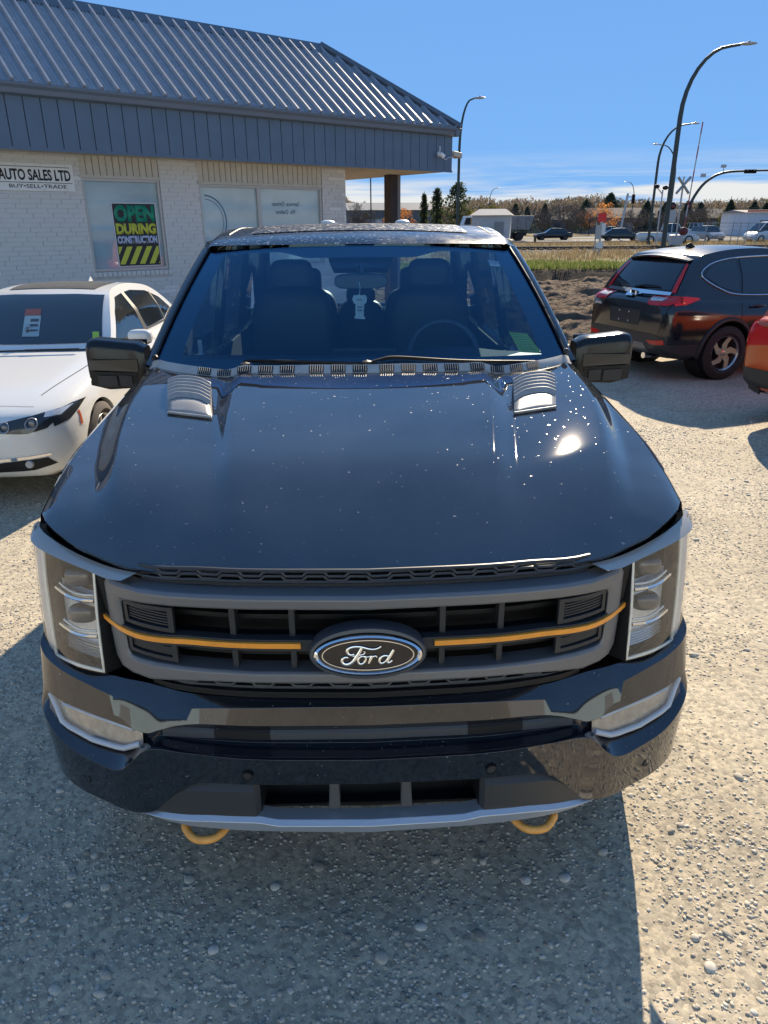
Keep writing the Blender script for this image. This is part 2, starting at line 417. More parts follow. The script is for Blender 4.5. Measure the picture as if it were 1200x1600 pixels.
def stone_mat(name, stops, trans=0.):
    m = bpy.data.materials.new(name); m.use_nodes = True; t = m.node_tree; n = t.nodes; l = t.links; b = n['Principled BSDF']; b.inputs['Roughness'].default_value = .85; b.inputs['Specular IOR Level'].default_value = .3
    ge = n.new('ShaderNodeNewGeometry'); rp = n.new('ShaderNodeValToRGB'); e = rp.color_ramp.elements
    e[0].position, e[0].color = stops[0][0], (*stops[0][1], 1); e[1].position, e[1].color = stops[-1][0], (*stops[-1][1], 1)
    for p, c in stops[1:-1]:
        k = e.new(p); k.color = (*c, 1)
    l.new(ge.outputs['Random Per Island'], rp.inputs[0])
    co = n.new('ShaderNodeTexCoord'); q = n.new('ShaderNodeTexNoise'); q.inputs['Scale'].default_value = 130; q.inputs['Detail'].default_value = 4; l.new(co.outputs['Object'], q.inputs['Vector'])
    mr = n.new('ShaderNodeMapRange'); mr.inputs[3].default_value = .7; mr.inputs[4].default_value = 1.3; l.new(q.outputs['Fac'], mr.inputs[0])
    sc = n.new('ShaderNodeVectorMath'); sc.operation = 'SCALE'; l.new(rp.outputs[0], sc.inputs[0]); l.new(mr.outputs[0], sc.inputs['Scale']); l.new(sc.outputs[0], b.inputs['Base Color'])
    if trans:                 # thin leaves let the sun through
        tl_ = n.new('ShaderNodeBsdfTranslucent'); l.new(sc.outputs[0], tl_.inputs[0]); mx_ = n.new('ShaderNodeMixShader'); mx_.inputs[0].default_value = trans
        l.new(b.outputs[0], mx_.inputs[1]); l.new(tl_.outputs[0], mx_.inputs[2]); l.new(mx_.outputs[0], n['Material Output'].inputs[0])
    return m
SM = stone_mat('river gravel', [(0, (.20, .185, .16)), (.2, (.32, .29, .245)), (.55, (.41, .375, .31)), (.85, (.44, .405, .345)), (1, (.47, .45, .41))])
o = stones('gravel', 2600, (-3.2, 4.2, .9, 9), .008, .022, JV, JF, SM, 11, jit=.09, pw=3.4, smooth=False); tag(o, 'rounded grey and tan pebbles strewn over the gravel lot', 'gravel')
o = stones('fine_gravel', 92000, (-3.0, 4.6, .9, 7.5), .003, .0092, IV, IF, SM, 12, jit=.32, pw=1.5, smooth=False, clump=.55); tag(o, 'small crushed stones packed into the gravel lot', 'gravel')

# churned mud field beyond the lot
mud = M('churned mud', (.135, .100, .074), .95, spec=.05, var=(2.2, .35), bump=(6, 1.0, .16))
fx = np.linspace(-9, 26, 330); fy = np.linspace(12.2, 28.5, 220)
X, Y = np.meshgrid(fx, fy, indexing='ij')
rid = np.abs(vnoise(X * .6 + .3 * Y, Y * .8 - .3 * X, 31)) + .5 * np.abs(vnoise(X * 1.3 - .4 * Y, Y * 1.9 + .3 * X, 32)) + .40 * np.abs(vnoise(X * 3 + Y, Y * 3.6, 33)) + .22 * np.abs(vnoise(X * 7, Y * 9, 34)) + .12 * np.abs(vnoise(X * 15, Y * 17, 35))
edge = np.clip((Y - 12.2) / 1.8, 0, 1) * np.clip((28.5 - Y) / .6, 0, 1)
Z = -.06 + edge * (rid * .55 - .10) - .10 * np.clip((Y - 20) / 6, 0, 1) - .06 * (1 - edge) - .3 * (edge == 0)
nu, nv = X.shape; idx = np.arange(nu * nv).reshape(nu, nv)
F = np.stack([idx[:-1, :-1], idx[1:, :-1], idx[1:, 1:], idx[:-1, 1:]], -1).reshape(-1, 4)
o = npmesh('dirt_field', np.stack([X, Y, Z], -1).reshape(-1, 3), F, mud, True); tag(o, kind='structure')
# grassy bank with a cut earth face, then dry verge up to the road
soil = M('dark cut soil', (.055, .043, .034), .95, spec=.05, var=(4, .3), bump=(12, .8, .05))
vx_ = np.linspace(-40, 60, 200); prof = [(27.2, -.2), (28.2, -.08), (28.6, .22), (29.3, .34)]
rows = []
for x in vx_:
    j = .5 * float(vnoise(np.array([x * .6]), np.array([3.]), 41)[0]) + .4 * float(vnoise(np.array([x * 2.1]), np.array([8.]), 42)[0])
    rows.append([(x, y + j * (1.2 if i < 3 else .6), z + .12 * j) for i, (y, z) in enumerate(prof)])
tag(MB().grid(rows).build('earth_bank', soil, smooth=60), kind='structure')
turf = M('verge turf', (.17, .15, .075), .95, spec=.05, var=(.35, .35), bump=(8, .6, .05))
tag(MB().grid([[(x, 29.2 + .3 * math.sin(x), .33), (x, 36, .30), (x, 50, .12), (x, 78, .05), (x, 84, .0)] for x in vx_]).build('verge', turf, smooth=60), kind='structure')
road = M('pale asphalt', (.20, .197, .193), .9, spec=.05, var=(.2, .12))
tag(MB().grid([[(-300, 84, .012), (300, 84, .012)], [(-300, 103, .012), (300, 103, .012)]]).build('road', road), kind='structure')
tag(MB().grid([[(-300, 103.5, .03), (300, 103.5, .03)], [(-300, 108, .05), (300, 108, .05)]]).build('road_median', turf), kind='structure')
tag(MB().grid([[(-300, 108.5, .014), (300, 108.5, .014)], [(-300, 122, .014), (300, 122, .014)]]).build('road', road), kind='structure')
tag(MB().grid([[(-300, 122.5, .02), (300, 122.5, .02)], [(-300, 400, .3), (300, 400, .3)]]).build('far_verge', M('dry far grass', (.19, .155, .09), .95, spec=.03, var=(.1, .3))), kind='structure')
tag(MB().b2(-300, 300, 83.6, 83.9, 0, .13).build('kerb', M('kerb concrete', (.28, .27, .255), .9, spec=.05)), kind='structure')
# grass blades
def blades(name, n, area, hmin, hmax, mat, seed, label, patch=.8, zf=None):
    g = np.random.default_rng(seed); x0, x1, y0, y1 = area; m = n * 2
    px = x0 + (x1 - x0) * g.random(m); py = y0 + (y1 - y0) * g.random(m)
    k = g.random(m) < np.clip(.5 + patch * vnoise(px * .8, py * .8, seed + 1) * 2, .05, 1); px, py = px[k][:n], py[k][:n]; n = len(px)
    h = hmin + (hmax - hmin) * g.random(n); w = .012 + .02 * g.random(n); a = g.random(n) * 2 * PI; lx, ly_ = (g.random(n) - .5) * h * .8, (g.random(n) - .5) * h * .8
    z = np.interp(py, [29.2, 36, 50, 78], [.33, .30, .12, .05]) if zf is None else zf(px, py)
    A = np.stack([px - np.cos(a) * w, py - np.sin(a) * w, z], -1); B = np.stack([px + np.cos(a) * w, py + np.sin(a) * w, z], -1); D = np.stack([px + lx, py + ly_, z + h], -1)
    o = npmesh(name, np.stack([A, B, D], 1).reshape(-1, 3), np.arange(3 * n).reshape(-1, 3), mat)
    return tag(o, label, 'grass', kind='stuff')
grs = stone_mat('green grass', [(0, (.06, .09, .02)), (.5, (.13, .175, .04)), (.8, (.19, .22, .07)), (1, (.27, .24, .12))], .4)
dry = stone_mat('dry grass', [(0, (.15, .12, .065)), (.5, (.24, .185, .10)), (.85, (.31, .23, .13)), (1, (.25, .14, .06))], .35)
blades('green_grass', 26000, (-2, 28, 28.9, 34.5), .06, .24, grs, 51, 'green grass growing along the top of the earth bank')
blades('dry_grass', 26000, (-6, 44, 34, 80), .12, .45, dry, 61, 'dry straw coloured weeds between the bank and the road')
# ================================================================ the black pickup truck
paint = M('truck paint', (.022, .026, .034), .022, ior=2.0, speck=(60, .700, (.25, .26, .28)), var=(2.2, .45))
bodyk = M('black body', (.010, .012, .017), .045, ior=1.75)
greyp = M('satin grey grille paint', (.15, .152, .16), .42, metal=.35, rv=(30, .1))
blkpl = M('black moulded plastic', (.009, .0095, .011), .5, spec=.3, bump=(900, .15, .001))
dkpl = M('dark grey plastic', (.028, .03, .034), .5, spec=.35, bump=(700, .2, .001))
vntpl = M('grained grey vent plastic', (.26, .255, .25), .45, bump=(900, .2, .001), var=(20, .15))
cowlp = M('dusty grey cowl plastic', (.34, .335, .32), .5, var=(14, .18), bump=(500, .1, .001))
chrome = M('chrome', (.75, .76, .78), .06, metal=1)
satinc = M('silver paint', (.42, .45, .50), .3, metal=.6, rv=(20, .1))
orangep = M('orange paint', (.78, .30, .035), .35, var=(25, .1))
recess = M('deep black recess', (.004, .004, .005), .7)
wglass = glass('windscreen glass', (.54, .73, .84), 1.15, dust=.0, gcol=(.30, .66, 1.0))
sglass = glass('side glass', (.11, .14, .15), 1.1)
lens = glass('lamp lens', (.98, .98, .97), .9, dust=.02)
frit = M('black ceramic border', (.003, .004, .006), .05, spec=.6)
seatm = M('black leather', (.012, .013, .016), .5, bump=(160, .2, .002))
dashm = M('dashboard plastic', (.010, .011, .013), .6)
lampin = M('lamp reflector', (.86, .86, .85), .3, metal=.2, var=(30, .15))
lampdk = M('lamp bezel black', (.015, .015, .016), .25)
ltbar = M('clear light guide', (.70, .68, .62), .2)
tyre = M('tyre rubber', (.014, .014, .014), .75, bump=(120, .4, .003))
rimm = M('dark wheel metal', (.06, .06, .065), .3, metal=.8)

T = thing('pickup_truck', 'black pickup truck facing the camera with orange grille strips and tow hooks', 'pickup truck', (-.042, 1.50, 0), R(1.7))

GY = spl([(0, .06), (.3, .075), (.5, .11), (.6, .15), (.7, .22), (.75, .265), (.8, .30)])       # plan curve of the grille
yf = spl([(0, .12), (.3, .133), (.5, .165), (.63, .205), (.75, .275), (.85, .350), (.93, .435), (.965, .495)])
yr = spl([(0, 1.405), (.3, 1.42), (.5, 1.45), (.7, 1.53), (.85, 1.62), (.965, 1.74)])
zc = spl([(-.1, 1.222), (.12, 1.250), (.3, 1.2745), (.667, 1.3215), (1.0, 1.356), (1.45, 1.392), (1.85, 1.41)])
DR = spl([(0, .083), (.3, .09), (.63, .116), (.8, .113), (.965, .088)])
xe = spl([(.3, .69), (.50, .745), (.85, .835), (1.24, .90), (1.6, .925), (1.8, .94)])
sd_ = spl([(.36, 0), (.44, .014), (.56, .036), (.75, .052), (1.2, .052), (1.75, .045)])
def hood_z(x, y):
    a = abs(x); s = max(0, y - yf(a))
    z = zc(y) - DR(a) * max(0, 1 - s / .42) ** 2.4
    k = sm(.20, .60, y)
    xi = lin([(.33, .368), (.64, .409), (1.2, .493)], y); xo = lin([(.28, .412), (.55, .46), (1.01, .543), (1.45, .57)], y)
    t = max(0, min(1, (a - xi) / (xo - xi))); t = .55 * t + .45 * sm(0, 1, t)
    z += .025 * k * (1 - t) + .004 * k * (1 - (min(a, .4) / .4) ** 2)
    d = sd_(y); e_ = xe(y) - .018; w = .082
    t = max(0, min(1, (a - e_) / w)); t = .6 * t + .4 * sm(0, 1, t)
    z -= d * t + .10 * max(0, a - e_ - w) * sm(.45, .8, y)
    return z
# hood panel
xs_ = sorted(set([round(i * .02, 3) for i in range(49)] + [.965] + [round(.33 + i * .01, 3) for i in range(21)] + [round(.70 + i * .01, 3) for i in range(26)]))
xs_ = [-x for x in reversed(xs_) if x > 0] + xs_
P = []
for x in xs_:
    a = abs(x); y0, y1 = yf(a), yr(a); row = []
    n = 60
    row.append((x, y0 + .03, hood_z(x, y0) - .022)); row.append((x, y0 + .004, hood_z(x, y0) - .012))
    for i in range(n + 1):
        t = (i / n) ** 1.5; y = y0 + (y1 - y0) * t; row.append((x, y, hood_z(x, y)))
    P.append(row)
hood = MB().grid(P).build('hood', paint, T, smooth=60)
# underside flange along the hood sides
for s in (-1, 1):
    E = []
    for i in range(41):
        y = yf(.965) + (yr(.965) - yf(.965)) * i / 40; z = hood_z(.965, y)
        E.append([(s * .965, y, z), (s * .967, y, z - .004), (s * .962, y, z - .03)])
    MB().grid(E).build('hood_edge', bodyk, hood, smooth=40)

# front fenders
for s in (-1, 1):
    rows = []
    for i in range(46):
        y = .50 + i * .05
        zt = hood_z(.965, min(y, 1.72)) - .006 if y < 1.74 else lin([(1.74, 1.262), (2.8, 1.245)], y)
        if y > 1.6: zt = zt * (1 - sm(1.6, 1.9, y)) + 1.25 * sm(1.6, 1.9, y)
        rx = lin([(.5, .985), (.7, 1.0), (1.2, 1.005), (2.8, 1.0)], y)
        ar = .52 ** 2 - (y - 1.02) ** 2
        zl = max(.50 if y > 1.5 else .6, .42 + math.sqrt(ar)) if ar > 0 else (.5 if y > 1 else .62)
        zl = min(zl, zt - .12)
        rows.append([(s * .972, y, zt), (s * (rx - .01), y, zt - .015), (s * rx, y, zt - .05), (s * (rx + .01), y, zt - .13), (s * (rx + .008), y, .5 * (zt - .13 + zl)), (s * (rx + .012), y, zl), (s * (rx - .08), y, zl)])
    MB().grid(rows).build('fender', paint, T, smooth=50)

# hood louvres
for s in (-1, 1):
    vt = thing_e = bpy.data.objects.new('hood_vent', None); C.objects.link(vt); vt.parent = T
    def hv(u, v, h):              # u 0..1 across (inner to outer), v 0..1 front to back
        y = lin([(0, .95), (1, 1.36)], v) + .06 * u; x = lin([(0, .535), (1, .61)], v) + u * lin([(0, .165), (1, .185)], v)
        return (s * x, y, hood_z(x, y) + h)
    base = []
    for i in range(9):
        u = i / 8; base.append([hv(u, v / 12, .022 * math.sin(PI * min(1, max(0, .04 + u * .92))) ** .5 * sm(-.02, .22, v / 12) + .004) for v in range(13)])
    MB().grid(base).build('vent_base', vntpl, vt, smooth=45, solid=.02)
    for k in range(6):
        v0 = .36 + k * .105; row = []
        for i in range(13):
            u = i / 12; dv = .055 * (1 - sm(0, .26, min(u, 1 - u))) * -1
            hh = .022 * math.sin(PI * (.04 + u * .92)) ** .5 + .004
            row.append([hv(u, v0 + dv - .05, hh + .002), hv(u, v0 + dv, hh + .017), hv(u, v0 + dv + .016, hh + .016), hv(u, v0 + dv + .022, hh - .002)])
        MB().grid(row).build('louvre', vntpl, vt, smooth=35)
    lip = [hv(i / 12, -.03, .006) for i in range(13)]
    MB().tube(lip, .005, 6).build('vent_lip', vntpl, vt, smooth=60)

# cowl panel with slots, wipers
cw = []
for i in range(61):
    x = -.96 + 1.92 * i / 60; a = abs(x)
    y0 = yr(a) - .02; z0 = hood_z(min(a, .96) * 1, yr(a)) - .02
    w = .062 + .02 * math.sin(a * 9) * .4
    cw.append([(x, y0, z0 - .01), (x, y0 + .012, z0 + .014), (x, y0 + w, z0 + .046), (x, y0 + w + .015, z0 + .036), (x, y0 + w + .10, z0 + .01)])
cowl = MB().grid(cw).build('cowl_panel', cowlp, T, smooth=35, solid=.012)
def cow(x, t, h=0.):
    a = abs(x); y0 = yr(a) - .02 + .012; z0 = hood_z(min(a, .96), yr(a)) - .006; w = .05 + .02 * math.sin(a * 9) * .4
    return (x, y0 + w * t, z0 + .032 * t + h)
for x0 in [-.70, -.61, -.52, -.43, -.34, -.22, -.13, -.04, .07, .16, .25, .34, .45, .54, .63, .71]:
    MB().grid([[cow(x0, .18, .0035), cow(x0, .86, .0035)], [cow(x0 + .06, .18, .0035), cow(x0 + .06, .86, .0035)]]).build('slot', recess, cowl)
    g = MB()
    for j in range(6):
        xx = x0 + .006 + j * .0095; p, q = Vector(cow(xx, .18, .006)), Vector(cow(xx, .86, .006))
        g.tube([p, q], .0011, 4)
    g.build('slot_grid', cowlp, cowl)
MB().lathe([(0, .001), (0, .013), (.012, .015), (.02, .009), (.022, .001)], 12, cow(-.93, .9, .005), 'z').build('washer_cap', blkpl, cowl, smooth=40)
MB().lathe([(0, .001), (0, .013), (.012, .015), (.02, .009), (.022, .001)], 12, cow(.93, .9, .012), 'z').build('washer_cap', dkpl, cowl, smooth=40)

# windscreen
def ws(u, v):                 # u -1..1 across, v 0..1 bottom to top
    zb = lin([(0, 1.415), (1, 1.385)], abs(u)); xb, xt = .965, .815
    x = u * (xb + (xt - xb) * v)
    yb = 1.52 + .235 * u * u; yt = 2.385 + .165 * u * u
    zt = 1.884 - .026 * u * u
    return Vector((x, yb + (yt - yb) * v, zb + (zt - zb) * v + .022 * math.sin(PI * v)))
MB().grid([[ws(-1 + 2 * i / 40, j / 20) for j in range(21)] for i in range(41)]).build('windshield', wglass, T, smooth=60)
wsh = T.children[-1] if False else bpy.data.objects['windshield']
def inset(u, v, d=.0): return ws(u, v) + Vector((0, d * .45, -d))
bo = []; K = 160
for k in range(K + 1):        # black border ring just inside the glass
    t = k / K * 4; sd2 = int(min(t, 3.999)); f = t - sd2
    ou, ov = [(-1 + 2 * f, 0), (1, f), (1 - 2 * f, 1), (-1, 1 - f)][sd2]
    cu_, cv_ = ou, ov
    topc = .05 + .075 * (1 - sm(.30, .52, abs(ou)))
    iu = max(-.86 + .0 * ov, min(.86, ou)); iv = max(.075, min(1 - topc, ov))
    # round the inner corners
    bo.append([inset(ou, ov, .004), inset(iu, iv, .004)])
MB().grid(bo).build('glass_border', frit, wsh, smooth=60)
# sensor housing and inside mirror
MB().prism([inset(-.20, .93, .02), inset(.20, .93, .02), inset(.16, .80, .02), inset(-.16, .80, .02)], (0, .05, -.03)).build('camera_housing', dashm, wsh, bevel=.01)
MB().prism([(-.075, 2.24, 1.772), (.075, 2.24, 1.772), (.028, 2.255, 1.805), (-.028, 2.255, 1.805)], (0, .03, -.004)).build('sensor_cover', dkpl, wsh, bevel=.004)
mir_ = MB()
A = [(.132 * math.copysign(abs(math.cos(a)) ** .45, math.cos(a)), 2.20, 1.718 + .036 * math.copysign(abs(math.sin(a)) ** .7, math.sin(a))) for a in [2 * PI * k / 28 for k in range(28)]]
mir_.prism(A, (0, .03, .004)).tube([(0, 2.22, 1.75), (0, 2.24, 1.79)], .018, 8)
mir_.build('rear_view_mirror', M('mirror back plastic', (.03, .035, .04), .35), T, smooth=40, bevel=.008)
# stickers behind the glass
MB().grid([[inset(.79, .81, .008), inset(.79, .87, .008)], [inset(.86, .80, .008), inset(.86, .86, .008)]]).build('sticker', stone_mat('white sticker', [(0, (.82, .86, .84)), (1, (.84, .88, .86))], .6), wsh)
MB().grid([[inset(.755, .10, .008), inset(.735, .24, .008)], [inset(.865, .085, .008), inset(.83, .225, .008)]]).build('sticker', stone_mat('lime sticker', [(0, (.42, .70, .08)), (1, (.44, .72, .09))], .6), wsh)
stk = bpy.data.objects['sticker.001']
for k in range(8):
    f = .05 + k * .017
    MB().grid([[inset(.765 - .003 * k, f + .05, .0065), inset(.765 - .003 * k, f + .054, .0065)], [inset(.84 - .003 * k, f + .042, .0065), inset(.84 - .003 * k, f + .046, .0065)]]).build('print_line', M('sticker print', (.12, .22, .05), .6), stk)

# wipers
for nm, pts in (('wiper', [(-.52, .02), (-.50, .05), (-.1, .028), (.22, .012)]), ('wiper', [(.02, .018), (.08, .045), (.16, .06), (.45, .035), (.80, .012)])):
    q = [ws(u, v) + Vector((0, -.018, .012)) for u, v in pts]
    o = MB().tube(crom(q, 6), .0055, 6).build(nm, blkpl, T, smooth=60)
    q2 = [ws(u, v) + Vector((0, -.008, .004)) for u, v in pts[1:]]
    MB().tube(crom(q2, 6), .004, 6).build('wiper_blade', recess, o, smooth=60)
    MB().lathe([(-.01, .001), (-.01, .022), (.014, .02), (.02, .001)], 14, ws(*pts[0]) + Vector((0, -.03, .01)), 'z').build('wiper_pivot', blkpl, o, smooth=40)

# a pillars, roof, cab shell
for s in (-1, 1):
    rows = []
    for j in range(25):
        v = j / 24; p = ws(1, v)
        rows.append([(s * (p.x - .012), p.y - .004, p.z + .006), (s * (p.x + .008), p.y + .006, p.z + .014), (s * (p.x + .032), p.y + .045, p.z + .008), (s * (p.x + .04), p.y + .09, p.z - .012), (s * (p.x + .01), p.y + .12, p.z - .02)])
    MB().grid(rows).build('a_pillar', bodyk, T, smooth=60)
    MB().tube([(s * (ws(1, j / 24).x - .014), ws(1, j / 24).y - .006, ws(1, j / 24).z + .008) for j in range(25)], .006, 6).build('pillar_trim', blkpl, T, smooth=60)
    # seal between fender top and pillar foot
    MB().prism([(s * .90, 1.68, 1.37), (s * .975, 1.72, 1.345), (s * .99, 1.95, 1.34), (s * .95, 1.86, 1.40)], (0, 0, -.06)).build('pillar_base', cowlp, T, bevel=.01)
rz_ = spl([(2.385, 1.888), (2.45, 1.912), (2.6, 1.938), (2.9, 1.965), (3.3, 1.985), (3.8, 1.985), (4.2, 1.965), (4.4, 1.93)])
def roofz(u, y): return rz_(y - .12 * u * u * (1 - sm(2.4, 3.6, y))) - .028 * abs(u) ** 2.2 - .035 * sm(.93, 1.0, abs(u))
rows = []
for i in range(61):
    u = -1 + i / 30; row = []
    for j in range(37):
        y0 = 2.388 + .165 * u * u; y = y0 + (4.4 - y0) * j / 36
        hwid = lin([(2.4, .825), (2.6, .85), (3.0, .86), (4.4, .83)], y); row.append((u * hwid, y, roofz(u, y)))
    rows.append(row)
roof = MB().grid(rows).build('roof', M('dusty roof paint', (.012, .015, .022), .12, spec=.6, speck=(60, .60, (.30, .31, .33)), rv=(6, .12)), T, smooth=60)
MB().grid([[(u / 10 * .60, y, roofz(u / 10 * .7, y) + .004) for y in [2.72 + .1 * k for k in range(14)]] for u in range(-10, 11)]).build('sunroof', M('dusty sunroof glass', (.05, .05, .05), .22, var=(8, .4), speck=(40, .58, (.30, .29, .27))), roof, smooth=60)
for s in (-1, 1):
    MB().tube([(s * .735, y, roofz(.86, y) - .004) for y in [2.80 + .1 * k for k in range(15)]], .008, 6).build('roof_ditch_trim', blkpl, roof, smooth=60)
    MB().ell((s * .27 + .04, 4.05, 1.992), (.055, .06, .022)).build('roof_cap', M('pale plastic', (.6, .6, .58), .4), roof, smooth=60)
# door and cab sides
for s in (-1, 1):
    side = MB()
    side.prism([(s * .985, 1.86, .55), (s * .985, 4.45, .55), (s * .985, 4.45, 1.26), (s * .985, 1.86, 1.26)], (-s * .10, 0, 0))
    o = side.build('cab_side', bodyk, T, bevel=.03, smooth=40)
    for yy in (2.0, 3.25):
        MB().b2(s * .99 - .003, s * .99 + .003, yy, yy + .008, .6, 1.24).build('door_seam', recess, o)
        MB().tube(crom([(s * .99, yy + .85, 1.12), (s * 1.03, yy + .9, 1.125), (s * 1.03, yy + 1.05, 1.125), (s * .99, yy + 1.1, 1.12)], 4), .012, 6).build('door_handle', bodyk, o, smooth=60)
    # pillars above the belt line and their glass
    for yb, yt, w in ((3.18, 3.20, .07), (4.36, 4.18, .16)):
        MB().prism([(s * .965, yb - w, 1.25), (s * .965, yb + w, 1.25), (s * .845, yt + w * .8, 1.92), (s * .845, yt - w * .8, 1.92)], (-s * .05, 0, -.01)).build('cab_pillar', bodyk, T, bevel=.01)
    MB().grid([[(s * .955, 2.05, 1.25), (s * .845, 2.70, 1.90)], [(s * .955, 3.12, 1.25), (s * .845, 3.15, 1.91)]]).build('side_window', sglass, T)
    MB().grid([[(s * .955, 3.24, 1.25), (s * .845, 3.24, 1.91)], [(s * .955, 4.22, 1.25), (s * .845, 4.08, 1.90)]]).build('side_window', sglass, T)
    MB().tube([(s * .80, 2.66, 1.865), (s * .81, 3.2, 1.90), (s * .80, 4.3, 1.88)], .025, 8).build('roof_rail', bodyk, T, smooth=60)
bk = MB()
bk.b2(-.93, .93, 4.36, 4.42, .6, 1.37).b2(-.84, -.70, 4.33, 4.39, 1.36, 1.92).b2(.70, .84, 4.33, 4.39, 1.36, 1.92).b2(-.83, .83, 4.33, 4.39, 1.79, 1.93)
bk.build('cab_back', bodyk, T, bevel=.01)
MB().b2(-.70, .70, 4.35, 4.356, 1.36, 1.80).build('rear_window', glass('rear glass', (.85, .9, .9), .8), T)
# floor, firewall, bed, chassis
MB().b2(-.93, .93, 1.9, 4.4, .50, .58).b2(-.9, .9, 1.62, 1.72, .55, 1.30).build('cab_floor', recess, T)
bed = MB()
bed.b2(-.98, -.90, 4.5, 5.95, .62, 1.27).b2(.90, .98, 4.5, 5.95, .62, 1.27).b2(-.9, .9, 5.89, 5.95, .62, 1.25).b2(-.9, .9, 4.5, 4.56, .62, 1.24).b2(-.9, .9, 4.5, 5.95, .60, .64)
bed.build('cargo_bed', bodyk, T, bevel=.02, smooth=40)
MB().b2(-.45, -.35, .3, 5.8, .42, .56).b2(.35, .45, .3, 5.8, .42, .56).b2(-.4, .4, .95, 1.1, .38, .5).b2(-.7, .7, .45, 1.6, .58, .62).build('chassis', recess, T)
def wheel(par, cx, cy, r, w, tmat, rmat, sgn, spokes=6, rimr=.66, name='wheel', cz=None, twist=0., sw=.06):
    """tyre with a tread shoulder plus a spoked rim whose outer face points along sgn*x"""
    e_ = bpy.data.objects.new(name, None); C.objects.link(e_); e_.parent = par; e_.location = (cx, cy, cz if cz else r)
    h = w / 2; ri = r * rimr
    MB().lathe([(-h * .8, ri), (-h, ri + .03), (-h * .97, r - .04), (-h * .78, r), (h * .78, r), (h * .97, r - .04), (h, ri + .03), (h * .8, ri), (-h * .8, ri)], 40).build('tyre', tmat, e_, smooth=35)
    b = MB().lathe([(sgn * h * .75, ri + .002), (sgn * h * .86, ri - .006), (sgn * h * .70, ri - .022), (-sgn * h * .5, ri - .03)], 40)
    b.build('rim', rmat, e_, smooth=35)
    MB().lathe([(sgn * h * .05, .001), (sgn * h * .05, ri * .96)], 30).build('brake_backing', recess, e_)
    sp = MB()
    for k in range(spokes):
        a = 2 * PI * k / spokes + .3; q = []
        for rr, da, ww, xx in ((.16, 0, sw * .9, .62), (.5, 0, sw, .66), (.97, twist, sw * .75, .72)):
            aa = a + da; ct, st = math.cos(aa), math.sin(aa); cen = Vector((sgn * h * xx, ri * rr * ct, ri * rr * st)); tan = Vector((0, -st, ct))
            q.append((cen, tan * ww * ri / .2 * .5))
        rows = [[c_ - t_ , c_ + t_, c_ + t_ - Vector((sgn * .03, 0, 0)), c_ - t_ - Vector((sgn * .03, 0, 0))] for c_, t_ in q]
        sp.grid(rows, cv=True)
    sp.lathe([(sgn * h * .66, .001), (sgn * h * .66, ri * .12), (sgn * h * .58, ri * .2), (sgn * h * .2, ri * .22)], 20)
    sp.build('spoke_set', rmat, e_, smooth=30)
    return e_
for s in (-1, 1):
    wheel(T, s * .86, 1.02, .42, .28, tyre, rimm, s); wheel(T, s * .86, 4.72, .42, .28, tyre, rimm, s)
    MB().lathe([(s * .70, .50), (s * .99, .50)], 30, (0, 1.02, .44)).build('wheel_arch_liner', recess, T, smooth=40)

# door mirrors
for s in (-1, 1):
    mr = MB()
    def sec(x, k):            # rounded box sections along x
        hx = lin([(1.02, .8), (1.06, .97), (1.25, 1.0), (1.285, .92), (1.30, .72)], x)
        zc = lin([(1.02, 1.365), (1.30, 1.385)], x); hz = .112 * hx; hy = .075 * hx; out = []
        for j in range(28):
            a = 2 * PI * j / 28; c_, s2 = math.cos(a), math.sin(a); p = .42
            out.append((s * x, 1.955 + hy * math.copysign(abs(c_) ** p, c_) + .02 * (x - 1.1) / .2, zc + hz * math.copysign(abs(s2) ** p, s2) - (.012 if s2 < 0 else 0) * 0))
        return out
    mr.grid([sec(x, 0) for x in (1.02, 1.03, 1.06, 1.1, 1.16, 1.22, 1.25, 1.27, 1.285, 1.295, 1.30)], cv=True)
    mbk = M('mirror shell black', (.007, .009, .012), .18, ior=1.5, spec=.35)
    o = mr.build('door_mirror', mbk, T, smooth=55)
    for xx in (1.02, 1.30): MB().add(sec(xx, 0), [tuple(range(28))]).build('mirror_cap_end', mbk, o)
    MB().tube(crom([(s * .97, 1.99, 1.26), (s * 1.03, 1.98, 1.28), (s * 1.12, 1.97, 1.29)], 4), .035, 10).build('mirror_arm', blkpl, o, smooth=60)
    yfz = 1.955 - .0755
    MB().prism([(s * 1.055, yfz, 1.34), (s * 1.285, yfz + .006, 1.35), (s * 1.285, yfz + .012, 1.283), (s * 1.20, yfz + .01, 1.262), (s * 1.075, yfz + .008, 1.268)], (0, -.004, 0)).build('mirror_lower_shell', blkpl, o, bevel=.006)
    for a0, b0 in ((1.085, 1.145), (1.155, 1.245)):
        MB().prism([(s * a0, yfz - .005, 1.328), (s * b0, yfz - .003, 1.332), (s * b0, yfz + .002, 1.278), (s * a0, yfz + .002, 1.275)], (0, -.003, 0)).build('mirror_panel', dkpl, o, bevel=.002)
    MB().prism([(s * 1.05, yfz - .002, 1.405), (s * 1.28, yfz + .004, 1.402), (s * 1.28, yfz + .002, 1.355), (s * 1.05, yfz - .002, 1.345)], (0, -.0035, 0)).build('turn_signal_lens', lampdk, o, bevel=.003)
    MB().b2(s * 1.16 - .12, s * 1.16 + .12, 2.028, 2.034, 1.275, 1.475).build('mirror_glass', chrome, o)

